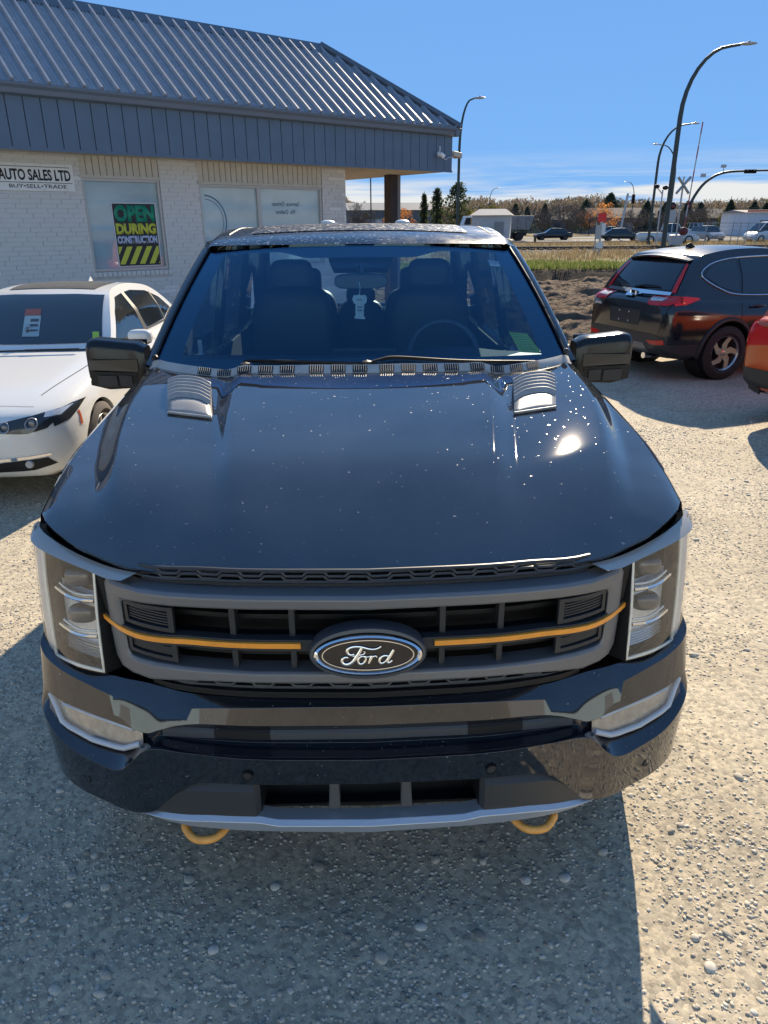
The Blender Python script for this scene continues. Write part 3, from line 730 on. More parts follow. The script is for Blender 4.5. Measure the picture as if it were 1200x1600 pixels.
# interior
rows = []
for i in range(41):
    u = -1 + i / 20; row = []
    for t, z in ((0, 0), (.15, .0), (.45, .012), (.8, .022), (1, -.01), (1.0, -.28)):
        x = u * (.93 - .03 * t); y = 1.62 + .21 * u * u + t * (.52 - .19 * u * u)
        hump = .035 * math.exp(-((x - .44) / .2) ** 2) * sm(.3, .8, t)
        row.append((x, y, 1.365 + z + hump + .0 * t))
    rows.append(row)
MB().grid(rows).build('dashboard', dashm, T, smooth=50)
MB().b2(-.15, .17, 2.07, 2.10, 1.24, 1.41).build('centre_screen', lampdk, T, bevel=.01)
MB().b2(-.15, .15, 2.1, 3.3, .6, 1.0).build('centre_console', dashm, T, bevel=.03)
cl = []
for k in range(33):
    a = 2 * PI * k / 32; cl.append((.44 + .185 * math.cos(a), 2.36 + .08 * math.sin(a), 1.325 + .168 * math.sin(a)))
sw_ = MB().tube(cl, .016, 8, cap=False).build('steering_wheel', M('steering wheel leather', (.05, .055, .06), .4), T, smooth=60)
MB().tube([(.27, 2.355, 1.31), (.44, 2.33, 1.31), (.61, 2.355, 1.31)], [.018, .05, .018], 8).tube([(.44, 2.34, 1.31), (.44, 2.29, 1.17)], .02, 8).tube([(.44, 2.33, 1.31), (.44, 2.10, 1.22)], .03, 8).build('steering_hub', dashm, sw_, smooth=60)
def seat(x, y, wdt):
    e_ = bpy.data.objects.new('seat', None); C.objects.link(e_); e_.parent = T; e_.location = (x, y, 0)
    MB().ell((0, 0, 1.28), (wdt, .10, .36), 20, 14, .45).xf(Matrix.Translation((0, .1, 0)) @ Matrix.Shear('XZ', 4, (0, 0)) ).build('backrest', seatm, e_, smooth=60)
    MB().ell((0, -.25, .92), (wdt, .30, .10), 20, 12, .5).build('cushion', seatm, e_, smooth=60)
    MB().ell((0, .12, 1.69), (.13, .055, .10), 20, 12, .5).build('headrest', seatm, e_, smooth=60)
    MB().tube([(-.06, .12, 1.55), (-.06, .12, 1.66)], .008, 6).tube([(.06, .12, 1.55), (.06, .12, 1.66)], .008, 6).build('headrest_post', chrome, e_)
seat(-.42, 2.95, .25); seat(.42, 2.95, .25)
seat(-.42, 3.95, .25); seat(.42, 3.95, .25)
for o in kids(T):
    if o.name.startswith('seat') and o.location.y > 3.5: o.location.z = -.10
MB().ell((0, 4.05, 1.20), (.18, .09, .26), 16, 10, .5).ell((0, 4.07, 1.49), (.11, .05, .06), 16, 10, .5).build('middle_seat_back', seatm, T, smooth=60)
for s in (-1, 1):
    MB().b2(s * .89 - .01, s * .89 + .01, 1.95, 4.3, .6, 1.25).build('door_card', dashm, T)
    MB().tube([(s * .86, 2.35, 1.22), (s * .86, 2.36, 1.42)], .012, 6).build('grab_handle', M('bright trim', (.6, .6, .58), .4), T)

# ---------------------------------------------------------------- grille
bkr = []
for i in range(33):
    x = -.74 + 1.48 * i / 32; bkr.append([(x, GY(abs(x)) + .13, .76), (x, GY(abs(x)) + .13, 1.19)])
grb = MB().grid(bkr).build('grille_backing', recess, T)
outer = [(0, 1.118), (.15, 1.118), (.3, 1.118), (.42, 1.116), (.52, 1.112), (.6, 1.107), (.66, 1.107), (.70, 1.106), (.714, 1.085), (.716, 1.0), (.716, .93), (.712, .855), (.695, .828), (.66, .822), (.6, .825), (.52, .842), (.42, .853), (.3, .857), (.15, .858), (0, .858)]
inner = [(0, 1.078), (.15, 1.078), (.3, 1.078), (.42, 1.076), (.5, 1.073), (.57, 1.067), (.62, 1.061), (.652, 1.055), (.66, 1.042), (.661, 1.0), (.661, .95), (.659, .90), (.65, .884), (.62, .884), (.57, .888), (.5, .892), (.42, .893), (.3, .893), (.15, .894), (0, .894)]
rows = []
for k in range(len(outer)):
    (xo, zo), (xi, zi) = outer[k], inner[k]
    go, gi = GY(xo), GY(xi)
    cx_, cz_ = (xo + xi) / 2, (zo + zi) / 2
    rows.append([(xo, go + .06, zo), (xo, go + .008, zo), (xo * .75 + xi * .25, GY(xo * .75 + xi * .25) - .002, zo * .8 + zi * .2), (xo * .25 + xi * .75, GY(xo * .25 + xi * .75), zo * .15 + zi * .85), (xi, gi + .008, zi), (xi, gi + .06, zi)])
full = rows + [[(-x, y, z) for x, y, z in r] for r in reversed(rows[1:-1])]
fr = MB().grid(full, cu=True).build('grille_frame', greyp, T, smooth=38, bevel=.004)
# dark bar behind the strip, vertical fins, horizontal slats
def gbar(name, x0, x1, z0, z1, d, mat, th=.02, zfun=None, n=20, par=None, bev=.002):
    b = MB(); rows = []
    for i in range(n + 1):
        x = x0 + (x1 - x0) * i / n; y = GY(abs(x)) + d; dz = zfun(abs(x)) if zfun else 0
        rows.append([(x, y, z0 + dz), (x, y, z1 + dz), (x, y + th, z1 + dz), (x, y + th, z0 + dz)])
    b.grid(rows, cv=True); nn = len(rows)
    b.f.append((0, 1, 2, 3)); b.f.append(tuple(4 * (nn - 1) + q for q in (3, 2, 1, 0)))
    return b.build(name, mat, par or T, smooth=35, bevel=bev)
oz = lambda a: -.015 * sm(.45, .64, a) + .012 * sm(.66, .74, a)
for s in (-1, 1):
    gbar('strip_backing', s * .14, s * .735, .958, .992, .004, dkpl, .03, oz)
    gbar('orange_strip', s * .172, s * .735, .971, .986, -.005, orangep, .012, oz, bev=.0015)
    for xf_ in (.195, .35):
        gbar('grille_fin', s * (xf_ - .008), s * (xf_ + .008), .885, 1.085, .025, dkpl, .05, n=2)
gbar('grille_slat', -.65, .65, 1.015, 1.03, .07, blkpl, .03); gbar('grille_slat', -.65, .65, .918, .93, .05, blkpl, .03); gbar('grille_slat', -.65, .65, .955, .985, .04, blkpl, .03)
for s in (-1, 1):
    for z0, z1 in ((.990, 1.066), (.900, .962)):
        v = MB()
        def vp(x, z, d): return (s * x, GY(x) + d, z)
        fo = [(.505, z0), (.655, z0 - .002), (.655, z1 - .010), (.505, z1)]; fi = [(.521, z0 + .013), (.643, z0 + .010), (.643, z1 - .022), (.521, z1 - .013)]
        # densify
        def dens(q, n=6):
            out = []
            for i in range(4):
                a, b = q[i], q[(i + 1) % 4]
                for k in range(n): out.append((a[0] + (b[0] - a[0]) * k / n, a[1] + (b[1] - a[1]) * k / n))
            return out
        fo, fi = dens(fo), dens(fi)
        v.grid([[vp(*a, .028), vp(*a, .010), vp(*b, .010), vp(*b, .035)] for a, b in zip(fo, fi)], cu=True)
        vo = v.build('grille_vent', dkpl, T, smooth=35, bevel=.0015)
        MB().grid([[vp(.515, z0 + .008, .034), vp(.515, z1 - .008, .034)], [vp(.58, z0 + .008, .034), vp(.58, z1 - .008, .034)], [vp(.648, z0 + .006, .034), vp(.648, z1 - .016, .034)]]).build('vent_back', recess, vo)
        for k in range(5):
            zz = z0 + .017 + k * (z1 - z0 - .04) / 4.4; row = []
            for i in range(9):
                x = .521 + .122 * i / 8; row.append([vp(x, zz, .016), vp(x, zz + .0045, .016), vp(x, zz + .006, .032), vp(x, zz, .032)])
            MB().grid(row, cv=True).build('vent_slat', dkpl, vo, smooth=30)
# honeycomb strips above and below the bars
def honey(name, z0, z1, xm, d, zend):
    b = MB(); n = 22; w = 2 * xm / n
    zz = lambda x, z: z - zend * sm(.4, xm, abs(x))
    pt = lambda x, z: (x, GY(abs(x)) + d, zz(x, z))
    for i in range(n):
        x0 = -xm + i * w; zm = (z0 + z1) / 2; h = (z1 - z0) / 2
        up_ = i % 2
        za, zb = (z1, zm) if up_ else (zm, z1)
        b.tube([pt(x0, za), pt(x0 + w * .22, zb), pt(x0 + w, zb)], .0045, 6)
        za, zb = (zm, z0) if up_ else (z0, zm)
        b.tube([pt(x0, za), pt(x0 + w * .22, zb), pt(x0 + w, zb)], .0045, 6)
    b.tube([pt(-xm + 2 * xm * k / 30, z1 + .004) for k in range(31)], .005, 6).tube([pt(-xm + 2 * xm * k / 30, z0 - .004) for k in range(31)], .005, 6)
    return b.build(name, M('satin black mesh', (.03, .032, .035), .4), T, smooth=50)
honey('grille_mesh', 1.138, 1.162, .60, .055, .012); honey('grille_mesh', .822, .846, .58, .045, .012)
gbar('upper_ledge', -.60, .60, 1.118, 1.131, .055, dkpl, .07, lambda a: -.01 * sm(.4, .6, a))
gbar('lower_ledge', -.60, .60, .793, .812, .03, blkpl, .10, lambda a: -.0 * a)

# emblem
em = bpy.data.objects.new('emblem', None); C.objects.link(em); em.parent = T; em.location = (0, .028, .972); em.rotation_euler = (R(-8), 0, 0)
def oval(a, b, n=56): return [(a * math.cos(2 * PI * k / n), b * math.sin(2 * PI * k / n)) for k in range(n)]
def oring(prof, name, mat):   # prof: list of (a, b, y)
    MB().grid([[(x, y, z) for x, z in oval(a, b)] for a, b, y in prof], cv=True).build(name, mat, em, smooth=40)
oring([(.150, .072, .06), (.150, .072, .012), (.146, .069, .004), (.139, .060, .002), (.137, .058, .012)], 'surround', M('badge surround', (.05, .055, .065), .4))
oring([(.1385, .0555, .012), (.137, .054, -.004), (.131, .050, -.008), (.125, .0465, -.003), (.123, .045, .006)], 'chrome_ring', chrome)
MB().add([(x, .0, z) for x, z in oval(.125, .0465)], [tuple(range(56))]).build('badge_plate', M('badge black', (.006, .008, .012), .05, spec=.6), em)
oring([(.117, .0415, -.0005), (.117, .0415, -.003), (.1145, .0392, -.003), (.1145, .0392, -.0005)], 'badge_line', chrome)
k_ = .000262
def stroke(pts, w=13):
    q = [((x - 588) * k_, -.003, (335 - y) * k_ * 1.02) for x, y in pts]; q = crom(q, 5)
    n = len(q); return q, [w * k_ * (.55 + .45 * math.sin(PI * min(1, .12 + i / (n - 1) * .88) ** .8)) for i in range(n)]
lt = MB()
for pts, w in (([(455, 322), (425, 330), (395, 315), (388, 285), (410, 260), (455, 247), (520, 250), (590, 270), (645, 276), (690, 264), (716, 246)], 13),
               ([(530, 256), (508, 300), (480, 345), (450, 388), (410, 418), (368, 424), (338, 405), (340, 372), (370, 352), (395, 358)], 15),
               ([(440, 345), (480, 335), (520, 330), (552, 318), (556, 300), (545, 296)], 7),
               ([(545, 345), (512, 352), (490, 385), (500, 418), (530, 422), (558, 398), (565, 365), (545, 345), (575, 352), (612, 345)], 10),
               ([(628, 342), (612, 375), (592, 420)], 13), ([(600, 395), (630, 355), (662, 345), (672, 362)], 9),
               ([(790, 352), (750, 343), (712, 362), (696, 400), (716, 421), (752, 404), (784, 368)], 11),
               ([(836, 285), (809, 335), (779, 385), (774, 410), (796, 412), (822, 392)], 13)):
    q, r = stroke(pts, w); lt.tube(q, r, 6, flat=(0, -1, 0))
lt.build('lettering', chrome, em, smooth=60)

# ---------------------------------------------------------------- headlamps
def lampS(u, v):              # u 0 inner..1 outer face edge..1.45 side end, v 0..1 bottom to top
    bi, ti = Vector((.744, .215, .806)), Vector((.738, .252, 1.118))
    bo_, to_ = Vector((.950, .362, .775)), Vector((.952, .415, 1.112))
    bs, ts = Vector((1.008, .455, .815)), Vector((1.0, .500, 1.150))
    if u <= 1: p = (bi.lerp(ti, v)).lerp(bo_.lerp(to_, v), u); bul = math.sin(PI * u) * .012
    else: p = (bo_.lerp(to_, v)).lerp(bs.lerp(ts, v), (u - 1) / .45); bul = math.sin(PI * (u - 1) / .45) * .010
    return p + Vector((.6, -.8, 0)) * bul + Vector((.2, -.4, 0)) * .012 * math.sin(PI * v)
for s in (-1, 1):
    h = bpy.data.objects.new('headlight', None); C.objects.link(h); h.parent = T
    def fl(p): return Vector((s * p.x, p.y, p.z))
    def patch(u0, u1, v0, v1, d, nu=12, nv=12): return [[fl(lampS(u0 + (u1 - u0) * i / nu, v0 + (v1 - v0) * j / nv) + Vector((-.45, .8, 0)) * d) for j in range(nv + 1)] for i in range(nu + 1)]
    MB().grid(patch(0, 1, 0, 1, .07)).build('lamp_housing', lampin, h, smooth=60)
    MB().grid(patch(1.0, 1.45, 0, 1, .007)).build('marker_housing', M('marker grey', (.50, .50, .52), .3, metal=.3), h, smooth=60)
    MB().grid(patch(.06, .94, .68, .965, .062, 6, 6)).build('lamp_mask', lampdk, h, smooth=60)
    # side walls of the bowl
    b = MB()
    for (u0, v0, u1, v1) in ((0, 0, 1, 0), (1, 0, 1, 1), (1, 1, 0, 1), (0, 1, 0, 0)):
        rr = []
        for i in range(9):
            u, v = u0 + (u1 - u0) * i / 8, v0 + (v1 - v0) * i / 8; p = lampS(u, v); rr.append([fl(p + Vector((-.45, .8, 0)) * .004), fl(p + Vector((-.45, .8, 0)) * .07)])
        b.grid(rr)
    b.build('lamp_bezel', lampdk, h, smooth=40)
    # light guide frame: inner edge, bottom edge, outer edge
    gd = [lampS(.03, .985 - .97 * i / 10) for i in range(11)] + [lampS(.03 + .94 * i / 8, .015) for i in range(1, 9)] + [lampS(.97, .015 + .97 * i / 10) for i in range(1, 11)]
    MB().tube([fl(p + Vector((-.45, .8, 0)) * .006) for p in gd], .0052, 6).build('light_guide', ltbar, h, smooth=60)
    for vv, rr in ((.80, .034), (.46, .034)):
        c_ = lampS(.46, vv) + Vector((-.45, .8, 0)) * .052; cc = fl(c_)
        MB().ell(cc, (rr * 1.25, rr * .8, rr * .85), 20, 12, .75).build('projector', M('projector lens', (.05, .055, .06), .03, spec=.8), h, smooth=60)
        MB().tube([fl(lampS(.12 + .7 * i / 6, vv - .135 - .03 * math.sin(PI * i / 6)) + Vector((-.45, .8, 0)) * .022) for i in range(7)], .0065, 6).build('trim_bar', chrome, h, smooth=60)
        MB().tube([fl(lampS(.16 + .62 * i / 6, vv - .10 - .03 * math.sin(PI * i / 6)) + Vector((-.45, .8, 0)) * .03) for i in range(7)], .004, 6).build('trim_bar', ltbar, h, smooth=60)
    for k in range(11):
        vv = .05 + k * .027 if k < 5 else .56 + (k - 5) * .016
        MB().tube([fl(lampS(.08 + .84 * i / 6, vv) + Vector((-.45, .8, 0)) * .052) for i in range(7)], .0035, 5).build('reflector_rib', M('rib silver', (.5, .5, .5), .25, metal=.6), h)
    MB().grid(patch(0, 1.0, 0, 1, 0, 16, 12)).build('lamp_lens', lens, h, smooth=60)
    MB().grid(patch(1.0, 1.45, 0, 1, 0, 8, 12)).build('marker_lens', lens, h, smooth=60)
    # glossy brow over the lamp, running in to the grille
    top = [Vector((.605, .196, 1.146)), Vector((.68, .236, 1.142)), Vector((.76, .290, 1.142)), Vector((.85, .360, 1.146)), Vector((.93, .432, 1.153)), Vector((.975, .485, 1.158)), Vector((1.0, .535, 1.160))]
    low = [Vector((.640, .180, 1.122)), Vector((.69, .212, 1.114)), Vector((.76, .262, 1.116)), Vector((.85, .328, 1.116)), Vector((.93, .390, 1.118)), Vector((.985, .452, 1.122)), Vector((1.008, .53, 1.13))]
    tp, lw = [p - Vector((0, 0, .013)) for p in crom(top, 5)], crom(low, 5)
    MB().grid([[fl(a + Vector((-.012, .02, -.022))), fl(a), fl(a.lerp(b_, .30) + Vector((.006, -.012, .0))), fl(a.lerp(b_, .92) + Vector((.005, -.011, 0))), fl(b_), fl(b_ + Vector((-.02, .03, 0)))] for a, b_ in zip(tp, lw)]).build('lamp_brow', M('bright brow lens', (.34, .33, .31), .10, metal=.25, rv=(40, .12)), h, smooth=45)
    # black filler between lamp and grille frame
    MB().grid([[fl(Vector((.71, GY(.71) + .03, .80))), fl(Vector((.705, GY(.705) + .03, 1.12)))], [fl(lampS(0, 0) + Vector((0, .0, 0))), fl(lampS(0, 1))]]).build('lamp_side_filler', blkpl, h)

# ---------------------------------------------------------------- bumper
BS = [  # x, then (y, z) for A top, B crease, C wing lower edge, D pocket roof, E pocket floor, F rim, G bottom, Hback
    (0, (.10, .79), (.07, .781), (.06, .726), (.075, .704), (.075, .657), (0, .662), (.010, .572), (.05, .56)),
    (.3, (.11, .79), (.08, .778), (.068, .727), (.083, .705), (.083, .66), (.010, .665), (.022, .568), (.06, .556)),
    (.48, (.135, .79), (.102, .766), (.083, .727), (.10, .706), (.10, .665), (.03, .674), (.043, .558), (.08, .546)),
    (.57, (.162, .795), (.122, .742), (.098, .700), (.113, .690), (.113, .668), (.045, .679), (.060, .485), (.10, .47)),
    (.62, (.178, .80), (.137, .745), (.108, .682), (.135, .676), (.132, .645), (.062, .655), (.076, .432), (.13, .42)),
    (.70, (.206, .80), (.166, .757), (.142, .690), (.172, .684), (.158, .597), (.090, .572), (.108, .405), (.16, .40)),
    (.80, (.272, .786), (.222, .768), (.188, .695), (.218, .690), (.208, .588), (.145, .563), (.168, .395), (.22, .39)),
    (.90, (.332, .780), (.288, .774), (.25, .692), (.275, .687), (.262, .605), (.208, .578), (.232, .390), (.29, .38)),
    (.98, (.400, .792), (.362, .785), (.325, .688), (.338, .684), (.325, .662), (.288, .622), (.310, .400), (.36, .40)),
    (1.015, (.47, .815), (.44, .80), (.41, .675), (.413, .672), (.408, .667), (.395, .655), (.410, .42), (.43, .42)),
    (1.02, (.62, .80), (.60, .79), (.56, .67), (.56, .668), (.56, .665), (.55, .658), (.56, .45), (.56, .45)),
]
ns = 6
cols = [crom([(b[0], b[k][0], b[k][1]) for b in BS], ns) for k in range(1, 9)]
half = [[tuple(cols[k][i]) for k in range(8)] for i in range(len(cols[0]))]
full = [[(-x, y, z) for x, y, z in r] for r in reversed(half[1:])] + half
def seg(rows, a, b): return [r[a:b + 1] for r in rows]
dusty = M('dusty bumper paint', (.010, .012, .017), .045, ior=1.75, speck=(110, .70, (.3, .29, .26)))
bump = MB().grid(full).build('front_bumper', dusty, T, smooth=32, bevel=.007, seg=3)
insm = M('insert grey', (.055, .06, .068), .45)
# grey insert strips with the dark slot between them
def strip(x0, x1, mat, name):
    rr = []
    for i in range(9):
        x = x0 + (x1 - x0) * i / 8; a = abs(x); y = lin([(0, .075), (.3, .083), (.48, .10), (.57, .113)], a) - .004
        rr.append([(x, y + .004, .704), (x, y - .003, .698), (x, y - .004, .676), (x, y + .004, .672)])
    return MB().grid(rr).build(name, mat, T, smooth=30)
for s in (-1, 1):
    strip(s * .27, s * .0, insm, 'bumper_insert'); strip(s * .425, s * .57, insm, 'bumper_insert'); strip(s * .425, s * .27, recess, 'insert_slot')
# fog lamps: L shaped
for s in (-1, 1):
    def fp(x, t): # t 0 bottom..1 top on the pocket
        e_ = Vector((x, lin([(b[0], b[5][0]) for b in BS], x), lin([(b[0], b[5][1]) for b in BS], x))); d_ = Vector((x, lin([(b[0], b[4][0]) for b in BS], x), lin([(b[0], b[4][1]) for b in BS], x)))
        p = e_.lerp(d_, t); return Vector((s * p.x, p.y - .006 - .006 * (1 - t), p.z))
    f_ = MB().grid([[fp(.635 + .30 * i / 12, j / 5 * .98 + .01) for j in range(6)] for i in range(13)]).build('fog_light', M('fog lamp reflector', (.33, .33, .32), .2, metal=.5, var=(40, .25)), T, smooth=60)
    MB().tube([fp(.64 + .27 * i / 10, .10) + Vector((0, -.008, 0)) for i in range(11)] + [fp(.93, .45) + Vector((0, -.006, 0)), fp(.955, .9) + Vector((0, -.004, 0))], .009, 8).build('fog_light_guide', M('frosted light guide', (.42, .45, .50), .2), f_, smooth=60)
    MB().tube([fp(.66 + .24 * i / 8, .88) + Vector((0, -.008, 0)) for i in range(9)], .006, 6).build('fog_upper_bar', M('frosted light guide', (.42, .45, .50), .2), f_, smooth=60)
    MB().grid([[fp(.63 + .325 * i / 12, j / 5) + Vector((0, -.012, .002)) for j in range(6)] for i in range(13)]).build('fog_lens', lens, f_, smooth=60)
# lower plastic inserts, opening, bars, silver lip
yl = spl([(0, .018), (.3, .03), (.5, .055), (.6, .082), (.66, .105)])
for s in (-1, 1):
    rr = []
    zt_ = lambda x: lin([(.30, .560), (.5, .548), (.535, .535), (.64, .428)], x); zb_ = lambda x: lin([(.30, .452), (.45, .447), (.6, .43), (.64, .424)], x)
    for i in range(25):
        x = .305 + .335 * i / 24; y = yl(x); t_, b_ = zt_(x), zb_(x); bz = min(.018, (t_ - b_) * .3); ed = .012 if i < 1 else 0
        rr.append([(s * x, y + .03 + ed, t_ + .004), (s * x, y + .012 + ed, t_), (s * x, y - .006 + ed * 2, t_ - bz), (s * x, y - .004 + ed * 2, b_)])
    MB().grid(rr).build('lower_insert', M('satin charcoal insert', (.035, .036, .038), .42, bump=(600, .15, .001)), T, smooth=30)
    MB().prism([(s * .305, yl(.3) + .016, .452), (s * .305, yl(.3) + .016, .560), (s * .298, yl(.3) + .10, .560), (s * .298, yl(.3) + .10, .452)], (s * .01, 0, 0)).build('opening_side', blkpl, T)
    MB().prism([(s * .085, .045, .452), (s * .118, .045, .452), (s * .112, .06, .575), (s * .088, .06, .575)], (0, .04, 0)).build('intake_bar', M('intake bar grey', (.06, .062, .066), .5), T, bevel=.004)
MB().grid([[(x * .1, yl(abs(x * .1)) + .13, z) for z in (.36, .60)] for x in range(-7, 8)]).build('intake_backing', recess, T)
rr = []
for i in range(57):
    x = -.66 + 1.32 * i / 56; a = abs(x); y = yl(a) - .012; zt2 = lin([(0, .440), (.26, .440), (.315, .452), (.45, .446), (.6, .430), (.655, .420)], a); zb2 = lin([(0, .398), (.3, .402), (.5, .402), (.6, .405), (.655, .416)], a)
    rr.append([(x, y + .05, zt2 + .003), (x, y + .010, zt2), (x, y - .004, zt2 - .012 * min(1, (zt2 - zb2) / .03)), (x, y, zb2 + .004), (x, y + .02, zb2), (x, y + .08, zb2)])
MB().grid(rr).build('skid_lip', satinc, T, smooth=30, bevel=.002)
for s in (-1, 1):
    for xx, yy, zz, ang in ((.33, .012, .606, 6), (.835, .178, .468, 38)):
        o = bpy.data.objects.new('parking_sensor', None); C.objects.link(o); o.parent = T; o.location = (s * xx, yy + .003, zz); o.rotation_euler = (R(3), 0, R(ang) * s)
        MB().lathe([(0, .0155), (-.003, .015), (-.003, .0125), (.002, .012)], 24, axis='y').build('sensor_ring', blkpl, o, smooth=40)
        MB().lathe([(-.0015, .001), (-.0015, .0115), (.003, .012)], 24, axis='y').build('sensor_face', dkpl, o, smooth=40)
    pts = [(s * .41, .30, .40), (s * .41, .10, .380), (s * .42, .062, .372), (s * .45, .036, .366), (s * .497, .036, .366), (s * .527, .062, .372), (s * .537, .10, .380), (s * .537, .30, .40)]
    MB().tube(crom(pts, 6), .0115, 10).build('tow_hook', M('orange hook paint', (.72, .33, .07), .45, var=(40, .15)), T, smooth=60)
# under tray
MB().grid([[(-.95, .35, .40), (.95, .35, .40)], [(-.95, .9, .42), (.95, .9, .42)]]).b2(-.62, .62, .12, .5, .395, .405).build('under_tray', recess, T)

# air freshener hanging from the inside mirror
fz = thing('air_freshener', 'small white card air freshener hanging from the inside mirror', 'air freshener', T.matrix_basis @ Vector((-.008, 2.17, 1.60)), R(8))
cpts = [(-.026, -.056), (.026, -.060), (.026, -.048), (.02, -.045), (.023, .012), (.034, .02), (.038, .045), (.028, .058), (.012, .055), (0, .060), (-.014, .056), (-.03, .056), (-.036, .036), (-.028, .018), (-.02, .012), (-.022, -.044), (-.027, -.046)]
MB().prism([(x, 0, z) for x, z in cpts], (0, .002, 0)).build('card', stone_mat('white card', [(0, (.82, .88, .86)), (1, (.86, .9, .88))], .6), fz)
for z in (-.005, -.02, .03):
    MB().b2(-.012, .012, -.0015, .0, z, z + .008).build('print_mark', M('grey print', (.2, .22, .22), .6), fz)
MB().tube([(0, .001, .058), (.004, .001, .09), (.002, .02, .118)], .0015, 5).build('string', M('string', (.5, .5, .48), .7), fz)
# ================================================================ the sales building
# local x runs along the front wall, local y into the building; the fascia corner is the origin
Bd = thing('sales_building', 'low white brick sales office with dark ribbed metal mansard roof and blue grey fascia', 'building', (1.497, 16.743, 0), R(39.5))
brickm = stone_mat('painted white brick', [(0, (.50, .49, .47)), (.4, (.60, .59, .57)), (.75, (.66, .65, .63)), (1, (.71, .70, .68))])
mort = M('grey mortar', (.50, .49, .47), .95, var=(6, .15))
fasm = M('blue grey fascia metal', (.085, .130, .190), .45, var=(3, .08), rv=(12, .1))
gutm = M('grey gutter', (.10, .130, .170), .4)
roofm = M('charcoal ribbed metal roof', (.28, .30, .33), .42, metal=.35, rv=(4, .12), var=(5, .12))
sofm = M('cream soffit', (.52, .46, .36), .8, var=(3, .08))
sidm = M('cream vertical siding', (.50, .47, .41), .7, var=(8, .08))
alum = M('aluminium frame', (.42, .41, .39), .4, metal=.3)
pane = M('office glass', (.26, .36, .40), .03, ior=1.75, var=(.7, .25))
pane2 = M('office glass with blinds', (.38, .48, .51), .04, ior=1.7, var=(.9, .2))
XL = -13.0; YW = .55; XR = -2.43; ZS = 3.02
wall = MB()
for x0, x1, z0, z1 in ((XL, -7.62, 0, 3.04), (-7.62, -6.32, 0, 1.28), (-6.32, -5.62, 0, 3.04), (-5.62, -3.0, 0, 1.28), (-3.0, XR, 0, 3.04)):
    wall.b2(x0, x1, YW + .006, YW + .20, z0, z1)
wall.b2(XR - .2, XR - .012, YW + .20, 8, 0, 3.04)
wo_ = wall.build('wall', mort, Bd)
# bricks, laid in running bond and cut at openings; the largest 300 are parts, the rest one joined part
BLn, BH, JT = .293, .0605, .0075
bmesh_cache = {}
def brick_mesh(w, d=.03):
    k = round(w, 2)
    if k not in bmesh_cache:
        b = MB().b2(0, k - .0, 0, d, 0, BH); me = b.mesh('brick'); me.materials.append(brickm); bmesh_cache[k] = me
    return bmesh_cache[k]
spots = []
rows_n = int(3.04 / (BH + JT))
for r_ in range(rows_n):
    z = .004 + r_ * (BH + JT); off = (0, .5, .25, .75)[r_ % 4] * (BLn + JT) * (1 if r_ % 2 else 1)
    spans = [(XL, XR)]
    if z + BH > 1.20 and z < 3.04:
        spans = [(XL, -7.62), (-6.32, -5.62), (-3.0, XR)] if z + BH > 1.285 else [(XL, -7.66), (-6.28, XR)] if z + BH > 1.20 else spans
    for a, b in spans:
        x = a - off
        while x < b:
            x0, x1 = max(x, a), min(x + BLn, b)
            if x1 - x0 > .035: spots.append((x0, x1 - x0, z))
            x += BLn + JT
vis = [s for s in spots if s[0] > -9.3 and s[2] > 1.0 and not (-7.75 > s[0] + s[1] * 0 > -8.8 and 2.52 < s[2] < 2.84)]
vis.sort(key=lambda s: s[0]); big = set(map(id, vis[:300]))
rest = MB(); g_ = random.Random(5)
for s_ in spots:
    pr = g_.uniform(-.003, .003)
    if id(s_) in big:
        o = bpy.data.objects.new('brick', brick_mesh(s_[1])); C.objects.link(o); o.parent = wo_; o.location = (s_[0], YW - .002 + pr, s_[2])
    else: rest.b2(s_[0], s_[0] + s_[1], YW - .002 + pr, YW + .03 + pr, s_[2], s_[2] + BH)
z = 0
for r_ in range(rows_n):      # side wall bricks
    z = .004 + r_ * (BH + JT); y = YW + .031 + (.15 if r_ % 2 else 0)
    rest.b2(XR - .05, XR + .002, YW - .001, y - JT, z, z + BH)
    while y < 7.9:
        rest.b2(XR - .05, XR + .002, y, min(y + BLn, 7.95), z, z + BH); y += BLn + JT
tag(rest.build('brick_rows', brickm, wo_, merge=0), kind='stuff')
for k in range(17):           # rowlock sill under the first window
    x = -7.66 + k * .0815
    o = MB().b2(x, x + .072, YW - .025, YW + .05, 1.205, 1.275).build('sill_brick', brickm, wo_)
    if k < 0: break
# windows with siding panels above
def window(x0, x1, z0, z1, mull, pm):
    w_ = bpy.data.objects.new('window', None); C.objects.link(w_); w_.parent = Bd; w_.location = (0, YW, 0)
    fr_ = MB(); t = .045
    for a, b, c, d in ((x0, x1, z1 - t, z1), (x0, x1, z0, z0 + t), (x0, x0 + t, z0, z1), (x1 - t, x1, z0, z1)):
        MB().b2(a, b, .02 if d - c < .1 else .022, .10, c, d).build('frame', alum, w_, bevel=.004)
    for m_ in mull: MB().b2(m_ - .035, m_ + .035, .018, .10, z0 + t, z1 - t).build('mullion', alum, w_, bevel=.004)
    ed = [x0 + t] + sum([[m_ - .035, m_ + .035] for m_ in mull], []) + [x1 - t]
    for a, b in zip(ed[::2], ed[1::2]): MB().b2(a, b, .07, .078, z0 + t, z1 - t).build('pane', pm, w_)
    MB().b2(x0 - .02, x1 + .02, -.012, .02, z1 + .0, z1 + .04).build('head_trim', sidm, w_)
    n = int((x1 - x0) / .105); s_ = (x1 - x0) / n
    MB().b2(x0, x1, .04, .06, z1 + .04, 3.05).build('siding_backing', M('siding gap', (.22, .20, .17), .9), w_)
    for k in range(n): MB().b2(x0 + k * s_ + .006, x0 + (k + 1) * s_ - .006, .015, .045, z1 + .04, 3.05).build('siding_board', sidm, w_)
    return w_
